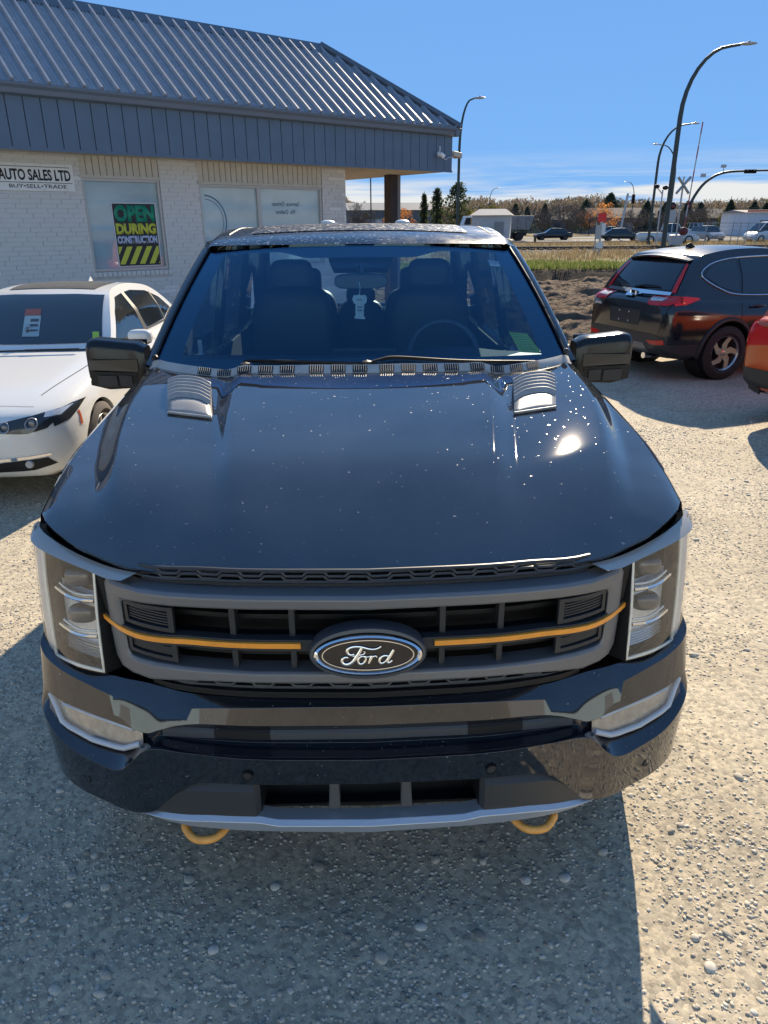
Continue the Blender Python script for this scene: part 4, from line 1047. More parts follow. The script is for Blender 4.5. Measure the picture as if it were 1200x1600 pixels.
w1 = window(-7.62, -6.32, 1.285, 2.70, [], pane); w2 = window(-5.62, -3.0, 1.285, 2.66, [-4.42], pane2)
# fascia boards
fx_ = XL
fb = MB().b2(XL, -.02, .02, .06, ZS + .004, 3.70).build('fascia_backing', M('fascia joint', (.03, .038, .05), .6), Bd)
step = .2345; k = 0
while -(k + 1) * step > XL:
    MB().b2(-(k + 1) * step + .006, -k * step - .006, 0, .02, ZS, 3.695).build('fascia_board', fasm, fb, bevel=.003); k += 1
for k in range(16):
    MB().b2(-.02, 0, .03 + k * step, .03 + (k + 1) * step - .012, ZS, 3.695).build('fascia_board', fasm, fb)
MB().b2(XL, .005, -.008, .022, ZS - .02, ZS + .02).build('fascia_drip_edge', fasm, fb)
# gutter
gp = [(.02, 3.68), (-.05, 3.68), (-.085, 3.70), (-.095, 3.76), (-.125, 3.80), (-.125, 3.835), (-.115, 3.835), (.02, 3.83)]
MB().prism([(.12, y, z) for y, z in gp], (XL - .12, 0, 0)).build('gutter', gutm, Bd, bevel=.004)
MB().prism([(-y + .0, -.12, z) for y, z in gp], (0, 8.1, 0)).build('gutter', gutm, Bd, bevel=.004)
# soffit boards
MB().b2(XL, -.02, .06, YW + .02, ZS + .002, ZS + .03).build('soffit', sofm, Bd)
for k in range(13): MB().b2(XR + .005 + k * .185, XR + (k + 1) * .185 - .0, YW + .0, 8, ZS + .001, ZS + .028).build('soffit_board', sofm, Bd)
# ribbed roof: front slope and right hip slope
PK = (2.0, 5.36); HX = -1.9
MB().add([(XL, -.08, 3.835), (.10, -.08, 3.835), (HX, PK[0], PK[1]), (XL, PK[0], PK[1])], [(0, 1, 2, 3)]).add([(.10, -.08, 3.835), (.10, 8, 3.835), (HX, 8, PK[1]), (HX, PK[0], PK[1])], [(0, 1, 2, 3)]).add([(XL, PK[0], PK[1]), (HX, PK[0], PK[1]), (HX, 8, PK[1]), (XL, 8, PK[1])], [(0, 1, 2, 3)]).build('roof', roofm, Bd)
rf = bpy.data.objects['roof.001'] if 'roof.001' in bpy.data.objects else bpy.data.objects['roof']
sl_ = Vector((0, PK[0] + .08, PK[1] - 3.835)); nn_ = Vector((0, -(PK[1] - 3.835), PK[0] + .08)).normalized()
def rib(x, w, h, name, tmax):
    a = Vector((x, -.08, 3.835)) + nn_ * .001; b = a + sl_ * tmax; hv_ = nn_ * h; wv = Vector((w / 2, 0, 0))
    q = []
    for p in (a, b): q += [p - wv, p - wv * .45 + hv_, p + wv * .45 + hv_, p + wv]
    return MB().add(q, [(0, 1, 5, 4), (1, 2, 6, 5), (2, 3, 7, 6), (0, 3, 2, 1), (4, 5, 6, 7)]).build(name, roofm, rf)
x = .02
while x > XL:
    tm = min(1, max(.0, (.10 - x) / (.10 - HX))) if x > HX else 1
    if tm > .03:
        rib(x, .07, .055, 'rib', tm); rib(x - .095, .03, .012, 'minor_rib', tm); rib(x - .15, .03, .012, 'minor_rib', tm)
    x -= .245
y = .15
while y < 7.8:
    t = min(1, (y + .08) / (PK[0] + .08)); a = Vector((.10, y, 3.836)); d = Vector((HX - .10, 0, PK[1] - 3.835)) * t; up_ = Vector((PK[1] - 3.835, 0, .1 - HX)).normalized() * .04
    MB().add([a + Vector((0, -.03, 0)), a + Vector((0, -.014, 0)) + up_, a + Vector((0, .014, 0)) + up_, a + Vector((0, .03, 0)), a + d + Vector((0, -.03, 0)), a + d + Vector((0, -.014, 0)) + up_, a + d + Vector((0, .014, 0)) + up_, a + d + Vector((0, .03, 0))], [(0, 1, 5, 4), (1, 2, 6, 5), (2, 3, 7, 6), (0, 3, 2, 1), (4, 5, 6, 7)]).build('hip_rib', roofm, rf); y += .245
capm = M('ridge cap metal', (.13, .145, .165), .35, metal=.5)
MB().prism([(XL, PK[0] - .16, PK[1] - .10), (XL, PK[0] - .02, PK[1] + .065), (XL, PK[0] + .14, PK[1] + .065), (XL, PK[0] + .14, PK[1] - .02)], (HX - XL, 0, 0)).build('ridge_cap', capm, rf)
a, b = Vector((.12, -.10, 3.85)), Vector((HX, PK[0], PK[1] + .03))
MB().tube([a, b], .085, 6).build('hip_cap', capm, rf)
# canopy post, camera, floodlight
pst = MB().b2(-.52, -.30, 1.42, 1.64, 0, ZS).build('canopy_post', M('rusty brown post paint', (.032, .022, .021), .7, var=(5, .5)), Bd, bevel=.008)
MB().b2(-.302, -.20, 1.44, 1.62, 0, ZS - .002).build('post_cladding', M('grey post flange', (.16, .165, .17), .5), pst)
cmw = M('white camera plastic', (.68, .68, .66), .35)
sc_ = thing('security_camera', 'small white security camera on the fascia corner', 'security camera', Bd.matrix_basis @ Vector((-.42, -.02, 3.33)), R(39.5))
MB().lathe([(0, .001), (0, .05), (-.02, .05), (-.03, .02), (-.03, .001)], 14, axis='y').build('mount', cmw, sc_, smooth=40)
MB().tube([(0, -.03, 0), (-.02, -.07, -.02), (-.06, -.09, -.01)], .018, 8).build('arm', cmw, sc_, smooth=60)
MB().tube([(-.04, -.10, 0), (.03, -.14, -.06)], .045, 12).build('camera_body', cmw, sc_, smooth=40)
MB().tube([(-.05, -.09, .02), (-.06, -.1, .14)], .01, 6).build('antenna', cmw, sc_, smooth=60)
MB().tube(crom([(.04, -.13, -.08), (.14, -.05, -.10), (.28, -.03, -.05), (.40, -.02, -.03)], 5), .006, 5).build('cable', cmw, sc_, smooth=60)
fl_ = thing('flood_light', 'small flood light on the side of the fascia corner', 'light', Bd.matrix_basis @ Vector((.0, .12, 3.36)), R(39.5))
MB().b2(0, .08, -.03, .03, -.03, .03).build('bracket', alum, fl_); MB().prism([(.05, -.12, -.04), (.30, -.12, -.07), (.30, -.12, .03), (.05, -.12, .06)], (0, .22, 0)).build('lamp_head', M('beige lamp housing', (.45, .40, .33), .5), fl_, bevel=.01)

# sign boards
blk = M('sign black', (.01, .012, .015), .5); whs = M('sign white', (.70, .70, .68), .5, var=(3, .05))
bx_ = Bd.matrix_basis
sg = thing('sales_sign', 'white sign board reading AUTO SALES LTD on the brick wall', 'sign', bx_ @ Vector((-7.73, YW - .03, 2.49)), R(39.5))
MB().b2(-1.75, 0, 0, .018, 0, .38).build('board', whs, sg, bevel=.003)
MB().b2(-1.75, -.05, -.003, -.0005, .330, .338).build('rule', blk, sg); MB().b2(-1.75, -.04, -.003, -.0005, .112, .120).build('rule', blk, sg)
fm = lambda x, z: frame_mtx((x, -.002, z), (1, 0, 0), (0, 0, 1))
text('lettering', 'AUTO SALES LTD', blk, sg, 1.035, .155, fm(-1.085, .145), .002, .028)
text('lettering', 'BUY\u2022SELL\u2022TRADE', M('sign grey', (.04, .045, .05), .5), sg, .83, .052, fm(-.96, .04), .002, .012)
for k in range(6): MB().lathe([(-.004, .001), (-.004, .008), (0, .008)], 8, (-.12 - .32 * (k % 3) * 1.1, -.0, .36 if k < 3 else .02), 'y').build('screw', alum, sg)
ps = thing('window_poster', 'black OPEN DURING CONSTRUCTION poster with green and yellow letters in the window', 'poster', bx_ @ Vector((-7.18, YW + .064, 1.345)), R(39.5))
MB().b2(0, .76, 0, .004, 0, 1.0).build('paper', M('poster white', (.55, .57, .58), .5), ps); MB().b2(.018, .742, -.002, -.0003, .015, .985).build('print_field', M('poster black', (.008, .010, .016), .5), ps)
pf = lambda x, z: frame_mtx((x, -.0035, z), (1, 0, 0), (0, 0, 1))
gr_ = M('poster green', (.005, .24, .14), .5); ye = M('poster yellow', (.52, .52, .05), .5); pw_ = M('poster pale', (.45, .50, .66), .5)
text('word_open', 'OPEN', gr_, ps, .69, .265, pf(.035, .70), .001, .055)
text('word_during', 'DURING', ye, ps, .69, .175, pf(.035, .51), .001, .06)
text('word_construction', 'CONSTRUCTION', pw_, ps, .69, .125, pf(.035, .365), .001, .06)
for k in range(6):
    x0 = .02 + k * .172 - .172; A = [(x0 + 0, .04), (x0 + .095, .04), (x0 + .255, .32), (x0 + .16, .32)]
    A = [(min(max(x, .03), .735), z) for x, z in A]
    # clip the slanted bar to the field
    def clip(poly, lo, hi):
        for lim, sgn_ in ((lo, 1), (hi, -1)):
            out = []
            for i in range(len(poly)):
                p, q = poly[i], poly[(i + 1) % len(poly)]; ip, iq = (p[0] - lim) * sgn_ >= 0, (q[0] - lim) * sgn_ >= 0
                if ip: out.append(p)
                if ip != iq: t = (lim - p[0]) / (q[0] - p[0]); out.append((lim, p[1] + t * (q[1] - p[1])))
            poly = out
            if not poly: break
        return poly
    A = clip([(x0, .04), (x0 + .095, .04), (x0 + .255, .32), (x0 + .16, .32)], .03, .73)
    if len(A) > 2: MB().prism([(x, -.0035, z) for x, z in A], (0, .001, 0)).build('hazard_stripe', ye, ps)
# lettering and logo on the second window, read from inside
dk = M('window lettering', (.10, .16, .20), .5)
for wd, xx, zz, ww in (('Service', -3.80, 2.32, .29), ('Driven', -4.12, 2.32, .27), ('We', -3.72, 2.18, .12), ('Deliver', -4.05, 2.18, .28)):
    text('window_word', wd, dk, w2, ww, .075, frame_mtx((xx, .066, zz), (1, 0, 0), (0, 0, 1)), .001, .01, mirror=True)
lg = M('window logo blue', (.06, .15, .24), .5)
for r_, w_ in ((.42, .012), (.36, .006)):
    pts = []
    for k in range(25):
        a = -PI / 2 + PI * k / 24
        pts.append([(-5.50 + (r_ - w_) * math.cos(a) * .95, .066, 2.06 + (r_ - w_) * math.sin(a)), (-5.50 + (r_ + w_) * math.cos(a) * .95, .066, 2.06 + (r_ + w_) * math.sin(a))])
    MB().grid(pts).build('window_logo', lg, w2)

# pale workshop across the lot behind the viewpoint: seen only as a reflection in the office window and the truck's paint
WS = thing('pale_workshop', 'long pale blue workshop across the lot, mirrored in the office window', 'building', (1, -8.5, 0))
wsm = M('pale blue ribbed cladding', (.50, .66, .76), .6, var=(.8, .06))
MB().b2(-22, 22, -8, 0, 0, 4.6).build('wall', wsm, WS)
MB().add([(-22.4, .4, 4.6), (22.4, .4, 4.6), (22.4, -4, 5.9), (-22.4, -4, 5.9), (22.4, -8.4, 4.6), (-22.4, -8.4, 4.6)], [(0, 1, 2, 3), (3, 2, 4, 5), (0, 3, 5), (1, 4, 2)]).build('roof', M('workshop roof', (.25, .26, .27), .6), WS)
for k in range(4):
    d_ = MB().b2(-17 + k * 10, -13 + k * 10, 0, .06, 0, 3.4).build('roller_door', M('roller door grey', (.36, .38, .40), .5), WS)
    for j in range(8): MB().b2(-17 + k * 10 + .02, -13 + k * 10 - .02, .06, .075, .1 + j * .42, .46 + j * .42).build('door_slat', M('roller door grey', (.36, .38, .40), .5), d_)
# ================================================================ other vehicles
carglass = M('dark car glass', (.010, .014, .018), .02, ior=1.7)
def prof_fn(T): return spl(T)
def car_body(par, L, W2, st, zlow, paint_, belt, arches, nose=.10):
    """lower body lofted from stations along the length.
    st: (y, half width, bottom z, top z); the section swells to the shoulder and rounds into the top."""
    rows = []
    ks = [s[0] for s in st]
    fw, fb_, ft = [spl([(s[0], s[i]) for s in st]) for i in (1, 2, 3)]
    ys = sorted(set([st[0][0] + (st[-1][0] - st[0][0]) * (.5 - .5 * math.cos(PI * i / 46)) for i in range(47)]))
    for y in ys:
        w, b, t = fw(y), fb_(y), ft(y); h = t - b; r = []
        sec = [(0, b), (.55, b), (.86, b + .02 * h), (.955, b + .10 * h), (.985, b + .30 * h), (1.0, b + .55 * h), (.992, b + .72 * h), (.965, b + .86 * h), (.93, b + .94 * h), (.86, b + .985 * h), (.6, t), (.3, t + .006), (0, t + .008)]
        r = [(w * q, y, z) for q, z in sec]
        rows.append(r + [(-x, y_, z) for x, y_, z in reversed(r[1:-1])])
    m = MB().grid(rows, cv=True); n = len(rows[0]); last = (len(rows) - 1) * n
    m.f.append(tuple(range(n))); m.f.append(tuple(last + i for i in reversed(range(n))))
    o = m.build('body', paint_, par, smooth=42)
    for (ay, ar) in arches:
        c = MB().lathe([(-W2 * 1.4, ar), (-W2 * .62, ar)], 40, (0, ay, ar * .93)); k = len(c.v); c.f.append(tuple(range(40))); c.f.append(tuple(range(79, 39, -1)))
        c2 = MB().lathe([(W2 * .62, ar), (W2 * 1.4, ar)], 40, (0, ay, ar * .93)); c2.f.append(tuple(range(40))); c2.f.append(tuple(range(79, 39, -1)))
        for q in (c, c2):
            cu_ = q.build('cutter', paint_); cu_.parent = par; bpy.context.view_layer.update(); cut(o, cu_)
        for s in (-1, 1): MB().lathe([(s * W2 * .63, .001), (s * W2 * .63, ar - .003), (s * W2 * .93, ar - .003)], 40, (0, ay, ar * .93)).build('wheel_well', recess, par, smooth=40)
    me = o.data; me.polygons.foreach_set('use_smooth', [True] * len(me.polygons)); me.set_sharp_from_angle(angle=R(42))
    return o
def greenhouse(par, cl, belt, fx, paint_, crown=.03, bow=.06):
    """cabin top: cl = centre line (y, z) from windscreen foot over the roof to the rear foot; fx(z) = half width at height z"""
    pts = crom([(0, y, z) for y, z in cl], 6); rows = []; N_ = len(pts)
    yc = (cl[0][0] + cl[-1][0]) / 2
    for p in pts:
        w = fx(p.z); rel = max(-1, min(1, (p.y - yc) / (cl[-1][0] - yc))); r = []
        for j in range(17):
            u = -1 + j / 8; r.append((u * w, p.y - bow * (1 - (1 - u * u)) * rel * abs(rel), p.z + crown * (1 - u * u) * (1 - abs(rel) ** 3) - .0))
        rows.append(r)
    m = MB().grid(rows)
    for s in (0, 16):
        sr = [[Vector(r[s]), Vector((math.copysign(fx(lin([(0, r[s][2]), (1, belt)], .5)), r[s][0]), r[s][1], lin([(0, r[s][2]), (1, belt)], .5))), Vector((math.copysign(fx(belt), r[s][0]), r[s][1], belt))] for r in rows]
        m.grid(sr)
    m.add([(fx(belt), rows[0][16][1], belt), (-fx(belt), rows[0][0][1], belt), (-fx(belt), rows[-1][0][1], belt), (fx(belt), rows[-1][16][1], belt)], [(0, 1, 2, 3)])
    return m.build('cabin', paint_, par, smooth=50, merge=1e-4)
def simple_car(name, label, loc, rz, L, W_, H_, col, kind='sedan', group=None, extra=None):
    """far traffic: body, cabin, glass, wheels and lamps; about 30-60 pixels wide in the picture"""
    c = thing(name, label, {'sedan': 'car', 'suv': 'car', 'pickup': 'pickup truck', 'van': 'van'}[kind], loc, rz, group)
    pm = M('car paint %s' % (col,), col, .15, ior=1.6); w = W_ / 2
    zt = {'sedan': .92, 'suv': 1.05, 'pickup': 1.08, 'van': 1.15}[kind]; wr = {'sedan': .32, 'suv': .36, 'pickup': .40, 'van': .36}[kind]
    b = MB(); rows = []
    for y, ww, z0, z1 in ((0, .72, .34, .62), (.12, .9, .26, .70), (.5, 1, .24, zt * .87), (1.4, 1, .24, zt), (L * .8, 1, .26, zt), (L - .25, .97, .28, zt * .98), (L - .06, .9, .34, zt * .93), (L, .82, .4, zt * .85)):
        r = [(0, y, z0), (w * ww * .9, y, z0), (w * ww, y, z0 + .2), (w * ww, y, z1 - .16), (w * ww * .93, y, z1 - .02), (0, y, z1)]
        rows.append(r + [(-x, a, z) for x, a, z in reversed(r[1:-1])])
    b.grid(rows, cv=True); n = len(rows[0]); b.f.append(tuple(range(n))); b.f.append(tuple((len(rows) - 1) * n + i for i in reversed(range(n))))
    b.build('body', pm, c, smooth=40)
    prof = {'sedan': [(L * .27, zt - .02), (L * .43, H_ - .02), (L * .55, H_), (L * .72, H_ - .05), (L * .88, zt)], 'suv': [(L * .26, zt - .02), (L * .40, H_ - .03), (L * .6, H_), (L * .92, H_ - .05), (L * .985, zt)],
            'pickup': [(L * .28, zt - .02), (L * .37, H_ - .02), (L * .45, H_), (L * .57, H_ - .03), (L * .60, zt)], 'van': [(L * .12, zt - .02), (L * .27, H_ - .08), (L * .4, H_), (L * .96, H_ - .02), (L * .99, zt)]}[kind]
    top = lambda z: w * (.93 - .22 * (z - zt) / (H_ - zt))
    gl = MB(); gl.grid([[(-top(z), y, z), (top(z), y, z)] for y, z in prof]); 
    for s in (-1, 1): gl.add([(s * top(z), y, z) for y, z in prof], [tuple(range(len(prof)))])
    gl.build('cabin_glass', carglass, c)
    rf_ = MB().grid([[(u * top(z) * 1.01, y, z + .012 + .02 * (1 - u * u)) for u in (-1, -.5, 0, .5, 1)] for y, z in prof[1:-1]]); rf_.build('roof', pm, c, smooth=40)
    for s in (-1, 1):
        for y, z in ((prof[0], prof[1]), (prof[-1], prof[-2])):
            MB().tube([(s * top(y[1]) * 1.0, y[0], y[1]), (s * top(z[1]) * 1.0, z[0], z[1])], .045, 5).build('pillar', pm, c)
        m_ = (prof[1][0] + prof[-2][0]) / 2
        MB().tube([(s * top(zt), m_, zt), (s * top(H_), m_, H_)], .04, 5).build('pillar', pm, c)
        if kind in ('van',): MB().prism([(s * (top(zt) + .005), L * .45, zt), (s * (top(zt) + .005), L * .98, zt), (s * (top(H_) + .005), L * .96, H_), (s * (top(H_) + .005), L * .45, H_)], (s * .01, 0, 0)).build('side_panel', pm, c)
        for yy in (L * .18, L * .80):
            MB().lathe([(s * w * .70, wr * .3), (s * w * .72, wr), (s * w * 1.0, wr), (s * w * 1.01, wr * .68)], 20, (0, yy, wr)).build('tyre', tyre, c, smooth=40)
            MB().lathe([(s * w * .98, .001), (s * w * .98, wr * .66)], 16, (0, yy, wr)).build('hubcap', rimm if col[0] < .1 else chrome, c)
        MB().b2(s * w * .66 - .18, s * w * .66 + .18, -.005 + .09, .14, .58, .70).build('headlight', M('far headlamp', (.7, .7, .68), .2), c)
        MB().b2(s * w * .72 - .14, s * w * .72 + .14, L - .10, L - .02, zt * .72, zt * .86).build('taillight', M('red lens', (.35, .01, .012), .2), c)
    MB().b2(-w * .45, w * .45, -.02 + .03, .10, .44, .58).build('grille', recess, c)
    if kind == 'pickup':
        MB().b2(-w * .86, w * .86, L * .63, L * .97, zt - .03, zt + .01).build('bed_cover', recess, c)
    return c

# ---------------------------------------------------------------- white sedan on the left
pearl = M('white pearl paint', (.66, .66, .64), .12, ior=1.55)
BM = thing('white_sedan', 'white four door sedan with a price sheet in its windscreen beside the brick wall', 'car', (-3.23, 5.0, 0), R(1.0))
st = [(0, .52, .36, .60), (.03, .64, .28, .655), (.10, .76, .22, .70), (.25, .84, .20, .745), (.5, .885, .20, .80), (.9, .90, .19, .865), (1.5, .905, .19, .945), (2.4, .905, .20, .955), (3.4, .905, .20, .985), (4.0, .89, .21, 1.01), (4.35, .86, .24, 1.0), (4.55, .78, .32, .95), (4.63, .66, .42, .86)]
bb = car_body(BM, 4.63, .905, st, .2, pearl, .93, [(.80, .345), (3.61, .345)])
fxB = spl([(.90, .80), (.98, .775), (1.1, .735), (1.25, .665), (1.36, .60), (1.43, .52)])
bc = greenhouse(BM, [(1.42, .96), (1.70, 1.12), (2.05, 1.30), (2.30, 1.385), (2.7, 1.42), (3.1, 1.41), (3.5, 1.35), (3.85, 1.20), (4.18, 1.0)], .94, fxB, pearl, .02, .12)
tb, tcab = bvh(bb), bvh(bc)
dec = lambda nm, poly, pl, sg, mt, off=.004, tr=None, thick=0., par=BM: decal(nm, tr or tb, poly, pl, sg, mt, par, off, 5, thick)
gB = M('sedan glass', (.012, .018, .024), .02, ior=1.75)
wsB = decal('windshield', tcab, [(-.70, 1.0), (.70, 1.0), (.56, 1.36), (.3, 1.372), (-.3, 1.372), (-.56, 1.36)], 'xz', -1, gB, BM, .005, 6)
decal('rear_window', tcab, [(-.62, 1.02), (.62, 1.02), (.50, 1.33), (-.50, 1.33)], 'xz', 1, gB, BM, .005, 6)
for s in (-1, 1):
    decal('front_side_window', tcab, [(1.72, .985), (2.62, .985), (2.60, 1.345), (2.33, 1.33), (2.08, 1.22)], 'yz', s, gB, BM, .005, 6)
    decal('rear_side_window', tcab, [(2.69, .985), (3.42, 1.0), (3.80, 1.09), (3.60, 1.22), (3.30, 1.315), (2.9, 1.352), (2.67, 1.348)], 'yz', s, gB, BM, .005, 6)
    decal('window_trim', tcab, [(1.66, .965), (3.5, .972), (3.86, 1.075), (3.80, 1.085), (3.44, .992), (1.72, .983)], 'yz', s, blkpl, BM, .006, 5)
    decal('b_pillar_trim', tcab, [(2.60, .985), (2.70, .985), (2.685, 1.348), (2.595, 1.345)], 'yz', s, blkpl, BM, .0065, 5)
    decal('quarter_divider', tcab, [(3.40, 1.0), (3.44, 1.0), (3.40, 1.30), (3.37, 1.30)], 'yz', s, blkpl, BM, .008, 4)
    # headlamp: dark bezel with two rings
    hl = dec('headlight', [(s * .30, .625), (s * .33, .595), (s * .62, .575), (s * .74, .60), (s * .80, .665), (s * .835, .715), (s * .70, .700), (s * .50, .665)], 'xz', -1, M('sedan lamp dark', (.03, .032, .035), .1, ior=1.6), .006)
    def hlp(x, z):
        h_ = tb.ray_cast(Vector((s * x, -5, z)), Vector((0, 1, 0)))[0]; return h_ or Vector((s * x, .2, z))
    for cx_, cz_, r_ in ((.475, .627, .034), (.655, .643, .038)):
        rg = [hlp(cx_ + r_ * math.cos(a), cz_ + r_ * math.sin(a)) + Vector((0, -.012, 0)) for a in [2 * PI * k / 20 for k in range(21)]]
        MB().tube(rg, .006, 6, cap=False).build('lamp_ring', M('lamp ring grey', (.34, .35, .37), .2, metal=.4), hl, smooth=60)
        MB().ell(hlp(cx_, cz_) + Vector((0, -.004, 0)), (r_ * .8, .012, r_ * .8)).build('lamp_eye', M('lamp eye glass', (.10, .11, .13), .04, ior=1.8), hl, smooth=60)
    dec('headlight_wrap', [(.14, .60), (.30, .625), (.52, .70), (.60, .722), (.40, .722), (.16, .70)], 'yz', s, M('sedan lamp dark', (.03, .032, .035), .1, ior=1.6), .006)
    dec('bumper_seam', [(.36, .585), (.364, .585), (.44, .52), (.436, .52)], 'yz', s, recess, .003)
    dec('lamp_chrome', [(s * .72, .675), (s * .80, .668), (s * .835, .713), (s * .72, .702)], 'xz', -1, M('lamp ring silver', (.6, .6, .6), .2, metal=.5), .008)
    dec('side_marker', [(.40, .55), (.43, .55), (.43, .66), (.41, .66)], 'yz', s, M('orange reflector', (.55, .09, .02), .3), .004)
    dec('bumper_vent', [(s * .28, .28), (s * .62, .295), (s * .76, .325), (s * .72, .385), (s * .5, .375), (s * .28, .35)], 'xz', -1, recess, .005)
    dec('bumper_trim', [(s * .22, .375), (s * .5, .40), (s * .74, .415), (s * .74, .398), (s * .5, .38), (s * .22, .358)], 'xz', -1, chrome, .008)
    MB().lathe([(-.012, .001), (-.012, .026), (0, .03), (.01, .03)], 18, hlp(.60, .345) + Vector((0, -.008, 0)), 'y').build('fog_light', M('fog lamp glass', (.4, .4, .4), .1), BM, smooth=40)
    # door mirror
    mo = MB().ell((s * .98, 1.80, 1.02), (.11, .07, .065), 20, 12, .6).build('door_mirror', pearl, BM, smooth=60)
    MB().tube([(s * .80, 1.82, .975), (s * .92, 1.81, .975)], .03, 8).build('mirror_foot', blkpl, mo, smooth=60)
    MB().prism([(s * .90, 1.745, .965), (s * 1.07, 1.755, .968), (s * 1.06, 1.77, .955), (s * .9, 1.76, .952)], (0, .09, 0)).build('mirror_base_trim', blkpl, mo)
    for yy in (1.62, 2.64, 3.72): dec('door_seam', [(yy, .32), (yy + .006, .32), (yy + .006, .93), (yy, .93)], 'yz', s, recess, .002)
    for yy in (2.42, 3.46): MB().tube(crom([(s * .90, yy - .10, .82), (s * .93, yy - .06, .825), (s * .93, yy + .06, .825), (s * .90, yy + .10, .82)], 4), .012, 6).build('door_handle', pearl, BM, smooth=60)
    wheel(BM, s * .80, .80, .315, .225, M('dusty tyre', (.06, .05, .045), .85), M('silver wheel', (.45, .44, .43), .3, metal=.7), s, 10, .72, sw=.03)
    wheel(BM, s * .80, 3.61, .315, .225, M('dusty tyre', (.06, .05, .045), .85), M('silver wheel', (.45, .44, .43), .3, metal=.7), s, 10, .72, sw=.03)
    dec('grille_kidney', [(s * .03, .49), (s * .22, .48), (s * .25, .60), (s * .20, .63), (s * .05, .63)], 'xz', -1, recess, .006)
    dec('hood_seam', [(s * .60, .40), (s * .607, .40), (s * .79, 1.35), (s * .78, 1.35)], 'xy', 1, recess, .002)
    dec('taillight', [(s * .45, .74), (s * .74, .74), (s * .80, .84), (s * .48, .86)], 'xz', 1, M('red lens', (.35, .01, .012), .2), .005)
dec('hood_front_seam', [(-.62, .215), (.62, .215), (.62, .22), (-.62, .22)], 'xy', 1, M('seam grey', (.2, .2, .2), .5), .002)
decal('sunroof', tcab, [(-.42, 2.36), (.42, 2.36), (.45, 2.95), (-.45, 2.95)], 'xy', 1, M('grey sunroof', (.13, .12, .105), .25), BM, .006, 6)
MB().prism([(-.006, 3.30, 1.40), (-.006, 3.46, 1.385), (-.006, 3.46, 1.42), (-.006, 3.41, 1.465)], (.012, 0, 0)).build('roof_antenna', pearl, BM, bevel=.005)
MB().tube([(.30, 1.36, .972), (-.15, 1.33, .968), (-.55, 1.42, .972)], .008, 6).tube([(.55, 1.40, .972), (.1, 1.34, .974)], .008, 6).build('wiper', blkpl, BM)
# price sheet and sticker behind the windscreen
def onws(x, z): return tcab.ray_cast(Vector((x, -5, z)), Vector((0, 1, 0)))[0] + Vector((0, -.018, 0))
def wsq(x0, x1, z0, z1):
    k = lambda z: -.42 * (z - 1.06)      # the sheet leans against the dash, upright as seen from the lot
    return MB().grid([[onws(x + k(z), z) for z in (z0, (z0 + z1) / 2, z1)] for x in (x0, x1)])
wsq(-.01, .14, 1.06, 1.215).build('price_sheet', M('pale blue sheet', (.24, .34, .37), .5), BM)
wsq(-.015, .135, 1.217, 1.265).build('price_sheet_header', M('red sheet header', (.22, .06, .05), .5), BM)
for k in range(3): wsq(.05, .125, 1.10 + k * .035, 1.112 + k * .04).xf(Matrix.Translation((0, -.003, 0))).build('print_line', M('dark print', (.03, .05, .08), .6), BM)
q0 = onws(.0, 1.09)
text('price_mark', '$', M('dark print', (.03, .05, .08), .6), BM, .04, .07, frame_mtx(q0 + Vector((0, -.006, 0)), (1, 0, 0), (0, .7, .7)), .001, .03)
wsq(.60, .655, 1.03, 1.085).build('sticker', M('lime paper', (.30, .50, .06), .6), BM)

# ---------------------------------------------------------------- dark crossover on the right
navy = M('dark crossover paint', (.009, .011, .016), .13, ior=1.65)
CV = thing('dark_crossover', 'dark blue grey crossover seen from behind with chrome tailgate bar and red lights', 'car', (7.72, 11.35, 0), 0)
# built with its front at y=0; the tail points towards the camera left
st = [(0, .55, .40, .72), (.06, .74, .30, .82), (.2, .84, .25, .90), (.5, .90, .23, .96), (1.1, .92, .22, 1.02), (1.6, .925, .22, 1.04), (2.6, .925, .22, 1.05), (3.6, .925, .23, 1.07), (4.1, .915, .26, 1.08), (4.36, .88, .30, 1.08), (4.50, .82, .36, 1.05), (4.56, .74, .42, 1.0)]
cbk = M('grey black cladding', (.025, .027, .03), .5)
cb = car_body(CV, 4.56, .925, st, .2, navy, 1.03, [(.93, .40), (3.59, .40)])
fxC = spl([(1.0, .845), (1.15, .815), (1.3, .76), (1.45, .695), (1.58, .63), (1.68, .53)])
cc = greenhouse(CV, [(1.30, 1.02), (1.62, 1.22), (1.98, 1.46), (2.3, 1.59), (2.8, 1.652), (3.4, 1.65), (3.9, 1.60), (4.06, 1.555), (4.22, 1.40), (4.36, 1.22), (4.46, 1.04)], 1.02, fxC, navy, .025, .10)
tb2, tc2 = bvh(cb), bvh(cc)
gC = M('crossover glass', (.008, .012, .018), .02, ior=1.75)
D2 = lambda nm, poly, pl, sg, mt, off=.004, tr=None, par=CV, thick=0.: decal(nm, tr or tb2, poly, pl, sg, mt, par, off, 6, thick)
def bothtree():
    bm_ = bmesh.new(); bm_.from_mesh(cb.data); bm_.from_mesh(cc.data); t = BVHTree.FromBMesh(bm_); bm_.free(); return t
tall = bothtree()
redl = M('tail lamp red', (.50, .012, .014), .12); whl = M('tail lamp clear', (.62, .60, .57), .15)
D2('rear_window', [(-.60, 1.16), (.60, 1.16), (.53, 1.48), (.3, 1.50), (-.3, 1.50), (-.53, 1.48)], 'xz', 1, gC, .006, tc2)
D2('windshield', [(-.70, 1.08), (.70, 1.08), (.58, 1.52), (-.58, 1.52)], 'xz', -1, gC, .006, tc2)
D2('chrome_bar', [(-.64, 1.098), (-.64, 1.135), (-.14, 1.142), (.14, 1.142), (.64, 1.135), (.64, 1.098), (.16, 1.092), (.08, 1.05), (-.08, 1.05), (-.16, 1.092)], 'xz', 1, chrome, .020, tall)
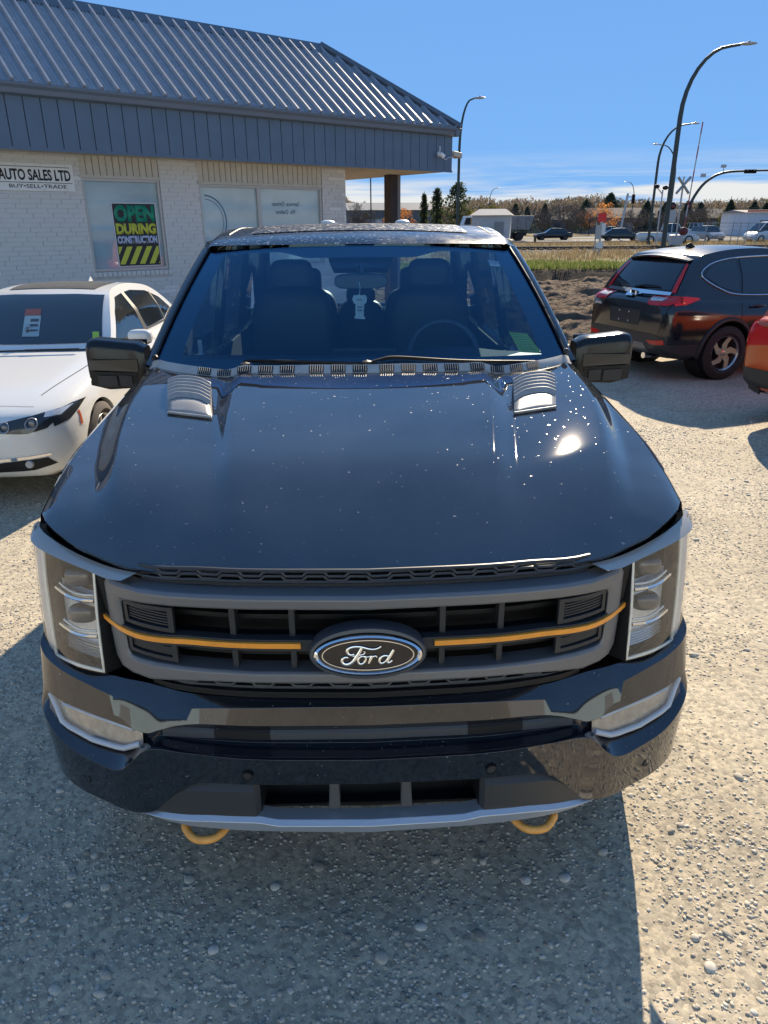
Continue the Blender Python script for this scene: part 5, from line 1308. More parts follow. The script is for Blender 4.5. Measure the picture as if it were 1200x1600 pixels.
hm = tall.ray_cast(Vector((0, 10, 1.085)), Vector((0, -1, 0)))[0].y + .022
bd_ = MB().prism([(x, hm, z) for x, z in ((-.055, 1.04), (.055, 1.04), (.07, 1.12), (.062, 1.135), (-.062, 1.135), (-.07, 1.12))], (0, -.012, 0)).build('badge', recess, CV, bevel=.004)
for a_, b_ in ((((-.045, 1.048)), (-.052, 1.128)), ((.045, 1.048), (.052, 1.128)), ((-.045, 1.082), (.045, 1.082))):
    MB().tube([(a_[0], hm + .006, a_[1]), (b_[0], hm + .006, b_[1])], .009, 6).build('badge_bar', chrome, bd_)
rim_ = [(-.055, 1.04), (.055, 1.04), (.07, 1.12), (.062, 1.135), (-.062, 1.135), (-.07, 1.12), (-.055, 1.04)]
MB().tube([(x, hm + .004, z) for x, z in rim_], .006, 6).build('badge_rim', chrome, bd_)
for s in (-1, 1):
    D2('taillight_upright', [(s * .635, 1.13), (s * .70, 1.13), (s * .665, 1.30), (s * .60, 1.46), (s * .545, 1.49), (s * .59, 1.36)], 'xz', 1, redl, .012, tall)
    D2('taillight', [(s * .38, 1.085), (s * .63, 1.085), (s * .80, 1.09), (s * .84, 1.04), (s * .76, .985), (s * .45, .985)], 'xz', 1, redl, .010, tall)
    D2('reverse_light', [(s * .40, 1.075), (s * .66, 1.08), (s * .66, 1.035), (s * .46, 1.025)], 'xz', 1, whl, .014, tall)
    D2('taillight_wrap', [(4.44, 1.09), (4.30, 1.10), (4.10, 1.08), (4.06, 1.06), (4.28, 1.0), (4.44, .985)], 'yz', s, M('tail lamp side red', (.70, .02, .018), .12), .008, tall)
    D2('bumper_reflector', [(s * .50, .53), (s * .78, .56), (s * .79, .50), (s * .60, .485)], 'xz', 1, redl, .008)
    D2('quarter_window', [(3.42, 1.12), (3.72, 1.20), (3.98, 1.34), (3.86, 1.44), (3.62, 1.50), (3.40, 1.52)], 'yz', s, gC, .006, tc2)
    D2('rear_door_window', [(2.52, 1.09), (3.36, 1.11), (3.34, 1.525), (2.98, 1.54), (2.52, 1.54)], 'yz', s, gC, .006, tc2)
    D2('front_door_window', [(1.62, 1.08), (2.44, 1.085), (2.44, 1.535), (2.20, 1.50), (1.98, 1.39)], 'yz', s, gC, .006, tc2)
    def sd3(y, z): h_ = tc2.ray_cast(Vector((s * 5, y, z)), Vector((-s, 0, 0)))[0]; return (h_ or Vector((s * fxC(z), y, z))) + Vector((s * .008, 0, 0))
    tr_ = [sd3(*p) for p in ((1.55, 1.07), (2.5, 1.075), (3.40, 1.095), (3.74, 1.18), (4.02, 1.34), (3.90, 1.455), (3.62, 1.525), (3.2, 1.555), (2.6, 1.56), (2.2, 1.525))]
    MB().tube(crom(tr_, 4), .011, 6).build('chrome_window_trim', M('bright trim metal', (.6, .62, .65), .18, metal=.9), CV, smooth=60)
    D2('cladding', [(4.5, .30), (4.5, .50), (4.05, .50), (4.05, .34)], 'yz', s, cbk, .006)
    D2('sill_cladding', [(1.40, .22), (3.12, .22), (3.12, .38), (1.40, .38)], 'yz', s, cbk, .006)
    for ay in (.93, 3.59):
        arc = []
        for k in range(19):
            a = R(-8) + R(196) * k / 18
            p = Vector((0, ay + .425 * math.cos(a), .372 + .425 * math.sin(a))); h_ = tb2.ray_cast(Vector((s * 5, p.y, max(p.z, .30))), Vector((-s, 0, 0)))[0]
            arc.append(Vector((h_.x if h_ else s * .915, p.y, p.z)))
        MB().tube(arc, .030, 6).build('arch_cladding', cbk, CV, smooth=60)
    for yy in (1.55, 2.48, 3.40): D2('door_seam', [(yy, .36), (yy + .007, .36), (yy + .007, 1.03), (yy, 1.03)], 'yz', s, recess, .002)
    for yy in (2.28, 3.14): MB().tube(crom([(s * .915, yy - .11, .955), (s * .95, yy - .06, .96), (s * .95, yy + .06, .96), (s * .915, yy + .11, .955)], 4), .013, 6).build('door_handle', navy, CV, smooth=60)
    wheel(CV, s * .82, .93, .355, .235, tyre, M('two tone alloy', (.42, .41, .40), .22, metal=.85), s, 5, .66, sw=.075, twist=.35)
    wheel(CV, s * .82, 3.59, .355, .235, tyre, M('two tone alloy', (.42, .41, .40), .22, metal=.85), s, 5, .66, sw=.075, twist=.35)
    MB().ell((s * 1.0, 1.72, 1.10), (.12, .09, .085), 18, 10, .6).build('door_mirror', navy, CV, smooth=60)
    D2('tailgate_seam', [(s * .70, .62), (s * .708, .62), (s * .80, 1.0), (s * .79, 1.0)], 'xz', 1, recess, .002)
    D2('headlight', [(s * .36, .78), (s * .78, .80), (s * .80, .70), (s * .40, .70)], 'xz', -1, whl, .006)
D2('rear_cladding', [(-.80, .36), (.80, .36), (.82, .60), (.60, .62), (-.60, .62), (-.82, .60)], 'xz', 1, cbk, .005)
D2('skid_panel', [(-.56, .385), (.56, .385), (.46, .49), (-.46, .49)], 'xz', 1, M('silver skid', (.16, .165, .17), .4, metal=.4), .012)
D2('plate_recess', [(-.30, .70), (.30, .70), (.34, .90), (-.34, .90)], 'xz', 1, M('plate recess', (.02, .024, .03), .3), .006)
for s in (-1, 1):
    for zz in (.74, .86):
        hy = tb2.ray_cast(Vector((s * .10, 10, zz)), Vector((0, -1, 0)))[0]
        MB().lathe([(-.002, .001), (-.002, .010), (.006, .012)], 10, hy + Vector((0, .012, 0)), 'y').build('plate_screw', M('screw pale', (.5, .5, .5), .4), CV)
hy = tb2.ray_cast(Vector((.55, 10, .95)), Vector((0, -1, 0)))[0]
text('lettering', 'AWD', M('badge silver', (.7, .7, .7), .3), CV, .14, .036, frame_mtx(Vector((.66, hy.y + .016, .905)), (-1, 0, 0), (0, 0, 1)), .003, .02)
# spoiler, wiper, antenna, exhaust
sp_ = []
for j in range(13):
    u = -1 + j / 6; sp_.append([(u * .60, 3.86 - .04 * u * u, 1.605 - .05 * u * u), (u * .60, 4.06 - .05 * u * u, 1.59 - .05 * u * u), (u * .58, 4.17 - .06 * u * u, 1.575 - .05 * u * u), (u * .58, 4.175 - .06 * u * u, 1.555 - .05 * u * u), (u * .58, 4.02, 1.53 - .04 * u * u)])
MB().grid(sp_).build('spoiler', navy, CV, smooth=35)
MB().b2(-.10, .10, 4.168, 4.176, 1.552, 1.566).build('brake_light', M('dark red lens', (.12, .02, .02), .3), CV)
hy = tc2.ray_cast(Vector((0, 10, 1.17)), Vector((0, -1, 0)))[0]
MB().tube([hy + Vector((.02, .02, 0)), hy + Vector((-.18, .022, .04)), hy + Vector((-.42, -.01, .03))], [.022, .012, .008], 6).build('rear_wiper', blkpl, CV, smooth=60)
MB().prism([(-.01, 3.50, 1.66), (-.01, 3.68, 1.655), (-.01, 3.66, 1.70), (-.01, 3.60, 1.725)], (.02, 0, 0)).build('roof_antenna', blkpl, CV, bevel=.008)
for s in (-1, 1): MB().tube([(s * .50, 4.40, .33), (s * .50, 4.58, .33)], .04, 12).build('exhaust_tip', chrome, CV, smooth=40)
# wheel contact and yaw: rear right wheel at about (4.5, 9.6), nose to the right and away
yaw = R(70)
fwd = Vector((math.sin(yaw), math.cos(yaw), 0)); rgt = Vector((math.cos(yaw), -math.sin(yaw), 0))
ref = Vector((4.56, 9.62, 0)) - rgt * .88                          # middle of the rear axle
CV.location = ref + fwd * 3.59; CV.rotation_euler = (0, 0, math.atan2(-fwd.x, fwd.y) + PI)

# ---------------------------------------------------------------- orange red crossover at the right edge
ormt = M('orange red paint', (.50, .085, .015), .12, ior=1.5)
OR = thing('orange_crossover', 'orange red crossover cut off by the right edge with dark lower bumper', 'car', (0, 0, 0), 0)
st2 = [(0, .6, .45, .78), (.1, .78, .34, .88), (.5, .90, .26, .98), (1.4, .93, .25, 1.06), (3.2, .93, .26, 1.08), (4.0, .92, .28, 1.10), (4.28, .90, .32, 1.10), (4.40, .86, .38, 1.07), (4.45, .80, .44, 1.02)]
ob = car_body(OR, 4.45, .93, st2, .2, ormt, 1.05, [(.92, .40), (3.52, .40)])
oc = greenhouse(OR, [(1.25, 1.04), (1.6, 1.24), (2.0, 1.48), (2.4, 1.60), (3.0, 1.64), (3.7, 1.61), (4.05, 1.55), (4.24, 1.30), (4.38, 1.06)], 1.04, spl([(1.0, .85), (1.3, .77), (1.5, .69), (1.66, .56)]), ormt, .02, .10)
to, toc = bvh(ob), bvh(oc)
for s in (-1, 1):
    decal('side_window', toc, [(1.7, 1.1), (3.9, 1.15), (3.7, 1.5), (2.3, 1.5), (2.0, 1.40)], 'yz', s, gC, OR, .006, 6)
    decal('taillight', to, [(s * .50, .84), (s * .80, .80), (s * .86, 1.0), (s * .82, 1.04), (s * .52, .98)], 'xz', 1, redl, OR, .010, 6)
    decal('taillight_wrap', to, [(4.42, .80), (4.20, .86), (4.10, 1.0), (4.24, 1.07), (4.42, 1.05)], 'yz', s, redl, OR, .008, 6)
    decal('cladding', to, [(4.42, .32), (4.42, .56), (3.95, .56), (3.95, .32)], 'yz', s, cbk, OR, .006, 6)
    decal('sill_cladding', to, [(1.36, .26), (3.08, .26), (3.08, .42), (1.36, .42)], 'yz', s, cbk, OR, .006, 6)
    for yy in (1.5, 2.45): decal('door_seam', to, [(yy, .40), (yy + .007, .40), (yy + .007, 1.05), (yy, 1.05)], 'yz', s, recess, OR, .002, 5)
    wheel(OR, s * .82, .92, .36, .235, tyre, rimm, s, 5); wheel(OR, s * .82, 3.52, .36, .235, tyre, rimm, s, 5)
decal('rear_window', toc, [(-.60, 1.16), (.60, 1.16), (.54, 1.46), (-.54, 1.46)], 'xz', 1, gC, OR, .006, 6)
decal('rear_cladding', to, [(-.84, .40), (.84, .40), (.84, .58), (-.84, .58)], 'xz', 1, cbk, OR, .006, 6)
decal('plate', to, [(-.16, .70), (.16, .70), (.16, .84), (-.16, .84)], 'xz', 1, M('plate blank', (.5, .5, .5), .4), OR, .008, 4)
yaw2 = R(68); fw2 = Vector((math.sin(yaw2), math.cos(yaw2), 0)); rg2 = Vector((math.cos(yaw2), -math.sin(yaw2), 0))
rear_left = Vector((3.81, 7.58, 0)); OR.location = rear_left + rg2 * .90 + fw2 * 4.38; OR.rotation_euler = (0, 0, math.atan2(-fw2.x, fw2.y) + PI)
# ================================================================ street furniture, far buildings, trees, traffic
pole = M('dark green lamp post', (.045, .058, .055), .5, metal=.3); lamph = M('lamp head grey', (.35, .36, .37), .4)
def street_lamp(loc, h, reach, ang, label, r=.09, lean=0.):
    o = thing('street_lamp', label, 'street lamp', loc, ang, 'curved street lamps')
    hb_ = h * .70; q = [(0, 0, 0), (0, 0, hb_ * .5), (0, 0, hb_)]
    for k in range(1, 9):
        a = PI / 2 * k / 8; q.append((reach * .8 * (1 - math.cos(a)), 0, hb_ + (h - hb_) * math.sin(a)))
    q.append((reach, 0, h + .05))
    q = [(x + lean * z, y, z) for x, y, z in q]
    MB().tube(q, [r * (1 - .55 * i / (len(q) - 1)) for i in range(len(q))], 8).build('post', pole, o, smooth=60)
    MB().tube([(0, 0, 0), (0, 0, .5)], r * 1.5, 8).build('base', pole, o, smooth=40)
    x, z = q[-1][0], q[-1][2]
    MB().ell((x + .32, 0, z + .02), (.42, .15, .07), 12, 8).build('lamp_head', lamph, o, smooth=60)
    MB().ell((x + .36, 0, z + .09), (.07, .07, .07), 8, 6).build('photo_cell', lamph, o, smooth=60)
    return o
street_lamp((14.85, 40, 0), 9.75, 2.3, R(-12), 'tall curved street lamp standing nearest behind the dark crossover', .13)
street_lamp((24.2, 69, 0), 9.75, 2.3, R(-10), 'curved street lamp just left of the railway crossing mast', .12)
street_lamp((32.2, 86, 0), 9.75, 2.4, R(190), 'straight far street lamp right behind the crossing mast', .10)
street_lamp((5.3, 54, 0), 9.65, .9, R(-8), 'curved street lamp beside the building corner', .10)
street_lamp((25.6, 184, 0), 9.75, 1.6, R(-5), 'smallest far street lamp above the dump truck', .10)
street_lamp((52.0, 160, 0), 9.75, 1.8, R(185), 'far street lamp behind the crossing gate', .10)
tp_ = thing('slim_pole', 'thin dark pole seen under the canopy soffit', 'pole', (-.85, 60, 0)); MB().tube([(0, 0, 0), (0, 0, 6.4)], .05, 6).build('post', pole, tp_, smooth=60)
# railway marker with red board
galv = M('galvanised steel', (.38, .39, .40), .4, metal=.5); redb = M('red board', (.75, .03, .03), .5); wht = M('white board', (.72, .72, .70), .5)
mk = thing('railway_marker', 'railway marker post with a bright red square board', 'railway marker', (14.05, 49, .12))
MB().b2(-.05, .05, -.05, .05, 0, 2.3).build('post', galv, mk); MB().b2(-.26, .26, -.08, -.05, 1.95, 2.45).build('red_board', redb, mk)
MB().b2(-.32, -.02, -.10, -.05, .9, 1.75).build('grey_cabinet', galv, mk); MB().b2(.02, .26, -.09, -.05, 1.15, 1.85).build('pale_board', wht, mk); MB().b2(-.24, .20, -.11, -.06, .35, .75).build('lower_board', wht, mk)
MB().b2(-.34, -.28, -.03, .03, 0, 1.9).build('side_post', galv, mk)
# railway track
rl = M('rusty rail', (.075, .055, .045), .6, metal=.3); bal = M('ballast', (.15, .137, .124), .95, spec=.05, var=(3, .3))
tag(MB().grid([[(-60, 53.2, .08), (90, 53.2, .08)], [(-60, 54, .22), (90, 54, .22)], [(-60, 57, .22), (90, 57, .22)], [(-60, 57.8, .06), (90, 57.8, .06)]]).build('track_bed', bal), kind='structure')
rt = thing('railway_track', 'railway track running across behind the dry weeds', 'railway track', (15, 55.5, .22))
for s in (-.72, .72): MB().b2(-75, 75, s - .035, s + .035, .08, .22).build('rail', rl, rt)
slm = MB().b2(-.12, .12, -1.25, 1.25, 0, .10).mesh('sleeper'); slm.materials.append(M('timber sleeper', (.06, .05, .04), .9))
for k in range(80):
    o = bpy.data.objects.new('sleeper', slm); C.objects.link(o); o.parent = rt; o.location = (-24 + k * .62, 0, 0)
# crossing mast: crossbuck, flashers, raised gate
cm = thing('crossing_signal', 'railway crossing mast with crossbuck, flashing lights and raised red and white gate arm', 'railway signal', (22.8, 59, 0))
MB().tube([(0, 0, 0), (0, 0, 5.2)], .07, 8).build('mast', galv, cm, smooth=60)
for a in (R(40), R(-40)):
    d = Vector((math.sin(a), 0, math.cos(a))); MB().tube([Vector((0, -.09, 4.6)) - d * .75, Vector((0, -.09, 4.6)) + d * .75], .10, 4).build('crossbuck_arm', galv, cm)
for x in (-.6, .6):
    MB().lathe([(-.12, .001), (-.12, .10), (-.10, .14), (0, .28), (.02, .28), (.02, .001)], 16, (x, -.05, 3.15), 'y').build('flasher', recess, cm, smooth=40)
    MB().lathe([(-.16, .001), (-.15, .13)], 12, (x, -.05, 3.15), 'y').build('flasher_lens', M('dull red lens', (.16, .02, .02), .3), cm)
MB().tube([(-.6, 0, 3.15), (.6, 0, 3.15)], .05, 6).build('cross_arm', galv, cm)
MB().b2(-.45, .45, -.35, .35, .2, 1.1).build('gate_mechanism', galv, cm, bevel=.05)
for k in range(9):
    z0 = 1.6 + k * .80; MB().b2(-.035, .035, -.03, .03, 0, .8).xf(Matrix.Translation((.45 + (z0 - 1.6) * .04, -.2, z0)) @ Matrix.Rotation(R(2.3), 4, 'Y')).build('gate_arm_band', M('faded red band', (.38, .06, .05), .6) if k % 2 == 0 else M('faded white band', (.5, .48, .46), .6), cm)
MB().ell((.45, -.2, 1.35), (.36, .25, .32), 10, 8).build('counterweight', M('dark red iron', (.12, .02, .02), .6), cm, smooth=60)
MB().b2(-.75, -.25, -.1, .2, 2.0, 2.9).build('relay_box', galv, cm)
cs = thing('crossing_cantilever_light', 'small double light on a short post left of the crossing mast', 'signal light', (22.4, 62, 0))
MB().tube([(0, 0, 0), (0, 0, 4.4)], .06, 6).tube([(0, 0, 4.1), (-.5, 0, 4.6)], .04, 6).build('post', galv, cs, smooth=60)
for x in (-.55, .15): MB().ell((x, -.1, 4.65 - .1 * (x > 0)), (.24, .2, .16), 10, 8).build('lamp', recess, cs, smooth=60)
# traffic lights
def signal_head(par, c, horiz=False, n=3):
    d = (.34, .26, .36 * n) if not horiz else (.36 * n, .26, .34)
    hd = MB().box(c, d).build('signal_head', recess, par, bevel=.02)
    for k in range(n):
        off = (k - (n - 1) / 2) * .34; q = (c[0] + (off if horiz else 0), c[1] - .16, c[2] + (0 if horiz else off))
        MB().lathe([(-.10, .13), (.03, .13)], 12, q, 'y').build('visor', recess, par, smooth=40)
t1 = thing('traffic_light', 'traffic light on a grey post left of the street lamps', 'traffic light', (30.2, 97, 0))
MB().tube([(0, 0, 0), (.55, 0, 5.4)], .14, 8).build('post', galv, t1, smooth=60); signal_head(t1, (1.25, -.1, 4.75)); MB().tube([(.5, 0, 5.0), (1.2, 0, 5.0)], .06, 6).build('bracket', galv, t1)
t2 = thing('overhead_traffic_light', 'curved mast arm with an overhead traffic light at the right edge', 'traffic light', (29.1, 74, 0))
q = [(0, 0, 0), (.1, 0, 2.2), (.5, 0, 3.8), (1.3, 0, 5.2), (2.3, 0, 6.0), (3.4, 0, 6.35), (5, 0, 6.45), (8, 0, 6.5), (12, 0, 6.5)]
MB().tube(crom(q, 3), [.17 - .10 * i / 24 for i in range(25)], 8).build('mast_arm', pole, t2, smooth=60); signal_head(t2, (5.6, -.15, 6.4), True, 3)
MB().b2(1.1, 1.5, -.1, .2, 5.95, 6.25).build('detector', galv, t2); MB().b2(2.9, 3.3, -.1, .2, 6.75, 7.0).build('detector', galv, t2)
MB().tube([(3.1, 0, 6.3), (3.1, 0, 6.8)], .04, 6).build('detector_stem', galv, t2)
# temporary chain link fence
fm_ = M('fence steel', (.30, .31, .32), .5, metal=.4)
fe = thing('chain_link_fence', 'low steel wire fence on the verge at the right edge', 'fence', (26.3, 62, 0))
for k, x in enumerate((0, 2.1, 2.7, 3.3, 4.2, 5.4)):
    MB().tube([(x, 0, 0), (x + .12, 0, 2.0)], .035, 6).build('post', fm_, fe)
MB().tube([(-1.5, 0, 1.95), (9, 0, 1.85)], .025, 6).build('top_rail', fm_, fe)
for k in range(5): MB().tube([(-1.5, .0, .35 + k * .33), (9, 0, .33 + k * .33)], .008, 4).build('wire', fm_, fe)
# far buildings
def shed(name, label, loc, rz, w, d, h, rise, wc, rc, feats=(), cat='building', trim=None, hip=False):
    b = thing(name, label, cat, loc, rz)
    wm = M('wall %s' % (wc,), wc, .8, spec=.1, var=(1.5, .08)); rm = M('roof %s' % (rc,), rc, .8, spec=.05, var=(1.5, .12))
    MB().prism([(-w / 2, 0, 0), (w / 2, 0, 0), (w / 2, d, 0), (-w / 2, d, 0)], (0, 0, h)).build('wall', wm, b)
    e = .3; i_ = w * .22 if hip else 0
    MB().add([(-w / 2 - e, -e, h), (w / 2 + e, -e, h), (w / 2 + e, d + e, h), (-w / 2 - e, d + e, h), (-w / 2 - e + i_, d / 2, h + rise), (w / 2 + e - i_, d / 2, h + rise), ], [(0, 1, 5, 4), (2, 3, 4, 5), (1, 2, 5), (3, 0, 4), (3, 2, 1, 0)]).build('roof', rm, b)
    for kind, x0, x1, z0, z1 in feats:
        c_ = {'door': (.25, .24, .23), 'window': (.05, .06, .07), 'garage': (.5, .5, .49), 'red': (.45, .05, .04)}[kind]
        MB().b2(x0, x1, -.06, -.005, z0, z1).build({'red': 'trim_band', 'garage': 'garage_door'}.get(kind, kind), M('feature ' + kind, c_, .4), b)
    return b
shed('warehouse', 'long grey warehouse with a low pale roof beyond the canopy post', (2.0, 150, 0), R(6), 17, 14, 4.6, 1.5, (.15, .155, .16), (.22, .23, .24), [('garage', -5, -2, 0, 3), ('window', 1, 3, 1.5, 2.4)])
shed('utility_shed', 'small white utility shed with a hip roof and a door', (12.5, 88, 0), R(-12), 4.3, 4, 2.9, .7, (.50, .48, .45), (.42, .40, .37), [('door', .4, 1.5, .1, 2.2)], hip=True)
shed('bungalow', 'grey roofed bungalow behind the traffic light', (48.6, 150, 0), R(5), 15, 9, 2.9, 1.9, (.20, .18, .165), (.11, .10, .095), [('window', -4, -2.6, 1, 2), ('window', 2, 3.6, 1, 2), ('door', -.4, .5, 0, 2.1)])
shed('bungalow', 'brown roofed bungalow behind the white pickup', (67, 160, 0), R(-3), 14, 9, 2.8, 1.9, (.20, .175, .155), (.13, .11, .095), [('window', -3, -1.6, 1, 2), ('garage', 2, 5, 0, 2.2)])
shed('bungalow', 'low brown bungalow among the trees behind the black sedan', (35.5, 165, 0), R(2), 16, 9, 2.7, 1.7, (.20, .18, .165), (.12, .11, .10), [('window', -3, -1.6, 1, 2), ('window', 1.5, 3, 1, 2)])
shed('white_shop', 'flat white shop with a red trim band at the right edge', (59.4, 112, 0), R(-4), 12, 10, 3.3, .4, (.62, .62, .63), (.30, .27, .26), [('red', -6, 6, 3.35, 3.6), ('window', -4, -2, 1, 2.2)])
# traffic
simple_car('black_sedan', 'black sedan driving left on the far road', (19.6, 98, 0), R(-88), 4.8, 1.82, 1.42, (.012, .013, .016), 'sedan')
simple_car('green_sedan', 'dark green sedan behind the red marker board', (30.7, 90, 0), R(84), 4.8, 1.8, 1.42, (.02, .035, .035), 'sedan')
simple_car('white_pickup', 'white pickup truck crossing behind the tall street lamp', (31.6, 76, 0), R(80), 5.9, 2.0, 1.9, (.62, .62, .60), 'pickup')
simple_car('silver_crossover', 'silver crossover facing the camera on the cross road', (37.2, 84, 0), R(8), 4.5, 1.85, 1.65, (.30, .30, .30), 'suv')
simple_car('white_van', 'white work van at the right edge of the road', (38.4, 80, 0), R(-80), 5.4, 2.0, 2.0, (.66, .66, .66), 'van')
simple_car('parked_white_pickup', 'small white pickup truck parked in front of the white shop', (51, 118, 0), R(40), 5.6, 2.0, 1.9, (.62, .62, .60), 'pickup')
simple_car('grey_car', 'small grey car behind the traffic light post', (41, 128, 0), R(80), 4.4, 1.8, 1.45, (.45, .45, .45), 'sedan')
# dump truck
dt = thing('dump_truck', 'grey dump truck with a white cab behind the utility shed', 'dump truck', (9.9, 96, 0), R(-90))
whc = M('white truck cab', (.60, .62, .63), .3); dbx = M('grey dump box', (.17, .18, .185), .6, var=(3, .2))
MB().prism([(-1.2, 0, .9), (-1.2, 1.9, .9), (-1.2, 1.9, 2.9), (-1.2, .35, 2.9), (-1.2, 0, 1.9)], (2.4, 0, 0)).build('cab', whc, dt, bevel=.06)
MB().prism([(-1.21, .25, 1.9), (-1.21, 1.5, 1.9), (-1.21, 1.5, 2.7), (-1.21, .5, 2.7)], (2.42, 0, 0)).build('cab_window', carglass, dt)
MB().prism([(-1.25, 2.2, 1.3), (-1.25, 8.4, 1.3), (-1.25, 8.9, 2.9), (-1.25, 2.2, 2.9)], (2.5, 0, 0)).build('dump_box', dbx, dt, bevel=.04)
for k in range(6): MB().b2(1.25, 1.33, 2.5 + k * 1.1, 2.65 + k * 1.1, 1.3, 2.85).build('box_rib', dbx, dt)
MB().b2(-.5, .5, 0.2, 8.2, .6, .95).build('chassis', recess, dt)
for yy in (1.1, 5.9, 7.2):
    for s in (-1, 1): MB().lathe([(s * .75, .2), (s * .78, .5), (s * 1.2, .5), (s * 1.2, .001)], 20, (0, yy, .5)).build('wheel', tyre, dt, smooth=40)
# verge posts
for x, y, h, lb in ((16.55, 82.2, .75, 'short brown post on the road verge'), (8.3, 68, 2.2, 'slim grey sign post on the verge')):
    o = thing('verge_post', lb, 'post', (x, y, .05)); MB().b2(-.12 if h < 1 else -.06, .12 if h < 1 else .06, -.1, .1, 0, h).build('post', M('post brown', (.10, .06, .04), .8) if h < 1 else galv, o)
    if h > 1: MB().b2(-.35, .35, -.12, -.09, h - .25, h).build('plate', galv, o)
# trees
bark = M('bark', (.085, .068, .055), .9, var=(4, .3))
def leafmat(n_, a, b, c): return stone_mat(n_, [(0, a), (.5, b), (1, c)], .0 if n_ == 'twigs' else .5 if n_ != 'needles' else .25)
LM = {'conifer': leafmat('needles', (.03, .045, .03), (.05, .07, .042), (.08, .10, .06)), 'orange': leafmat('orange leaves', (.26, .09, .02), (.42, .17, .045), (.50, .26, .09)),
      'yellow': leafmat('yellow leaves', (.22, .17, .02), (.36, .28, .03), (.42, .36, .07)), 'green': leafmat('olive leaves', (.04, .05, .015), (.075, .085, .03), (.13, .12, .04)),
      'bare': leafmat('twigs', (.10, .08, .065), (.15, .12, .10), (.20, .165, .13)), 'poplar': leafmat('poplar leaves', (.03, .045, .02), (.055, .07, .03), (.09, .10, .045))}
def tree(kind, loc, h, w, seed, label, group):
    g = np.random.default_rng(seed); r_ = random.Random(seed)
    t = thing({'conifer': 'spruce_tree', 'orange': 'autumn_tree', 'yellow': 'autumn_tree', 'green': 'leafy_tree', 'bare': 'bare_tree', 'poplar': 'poplar_tree'}[kind], label, 'tree', loc, 0, group)
    tr = MB(); th = h * {'conifer': .95, 'poplar': .9, 'bare': .55}.get(kind, .5)
    tr.tube([(0, 0, 0), (.02 * h, 0, th * .5), (0, .02 * h, th)], [h * .022, h * .015, h * .006], 6)
    nb = {'conifer': 6, 'bare': 26, 'poplar': 10}.get(kind, 12); tips = []
    for k in range(nb):
        a = r_.uniform(0, 2 * PI); z0 = th * r_.uniform(.3, 1); l_ = w * r_.uniform(.5, 1.0); up_ = h * r_.uniform(.12, .4)
        if kind == 'poplar': l_ *= .7; up_ = h * .3
        p = Vector((0, 0, z0)); m = Vector((math.cos(a) * l_ * .5, math.sin(a) * l_ * .5, z0 + up_ * .6)); e_ = Vector((math.cos(a) * l_, math.sin(a) * l_, min(h, z0 + up_)))
        tr.tube([p, m, e_], [h * .010, h * .006, h * .002], 4); tips.append((m, e_))
    tr.build('trunk', bark, t)
    n = {'conifer': 1500, 'bare': 2600, 'poplar': 1400}.get(kind, 1500)
    if kind == 'conifer':
        u = g.random(n) ** .75; z = h * (.08 + .92 * u); lay = .75 + .35 * np.abs(np.sin(u * 26)); rr = w * (1 - u) ** .85 * lay * (.45 + .55 * g.random(n) ** .5); a = g.random(n) * 2 * PI; x, y = rr * np.cos(a), rr * np.sin(a); s = h * .040
    elif kind == 'poplar':
        u = g.random(n); z = h * (.10 + .90 * u); rr = w * np.sin(PI * (.08 + .9 * u)) ** .6 * g.random(n) ** .5 * (.8 + .4 * np.abs(np.sin(u * 13 + 2))); a = g.random(n) * 2 * PI; x, y = rr * np.cos(a), rr * np.sin(a); s = h * .032
    else:
        nc = 22; cc_ = []
        for k in range(nc):
            a = r_.uniform(0, 2 * PI); rr = w * r_.uniform(.1, .8); zz = h * r_.uniform(.38, .90); rr *= math.sqrt(max(.1, 1 - ((zz / h - .6) / .42) ** 2)); cc_.append((rr * math.cos(a), rr * math.sin(a), zz, w * r_.uniform(.18, .36)))
        ci = g.integers(0, nc, n); cc_ = np.array(cc_)[ci]; d = g.normal(size=(n, 3)); d /= np.linalg.norm(d, axis=1)[:, None]; d *= (g.random(n) ** .4 * cc_[:, 3])[:, None]
        x, y, z = cc_[:, 0] + d[:, 0], cc_[:, 1] + d[:, 1], cc_[:, 2] + d[:, 2] * .85; s = h * .032
    P = np.stack([x, y, z], -1); V = P[:, None, :] + g.normal(size=(n, 3, 3)) * s * (.75 if kind != 'bare' else 1)
    if kind == 'bare':
        dr = g.normal(size=(n, 3)); dr[:, 2] = np.abs(dr[:, 2]) + .5; dr /= np.linalg.norm(dr, axis=1)[:, None]
        V = np.stack([P, P + dr * h * .10, P + dr * h * .10 + g.normal(size=(n, 3)) * h * .006 + .01], 1)
    o = npmesh('crown', V.reshape(-1, 3), np.arange(3 * n).reshape(-1, 3), LM[kind]); o.parent = t
    return t
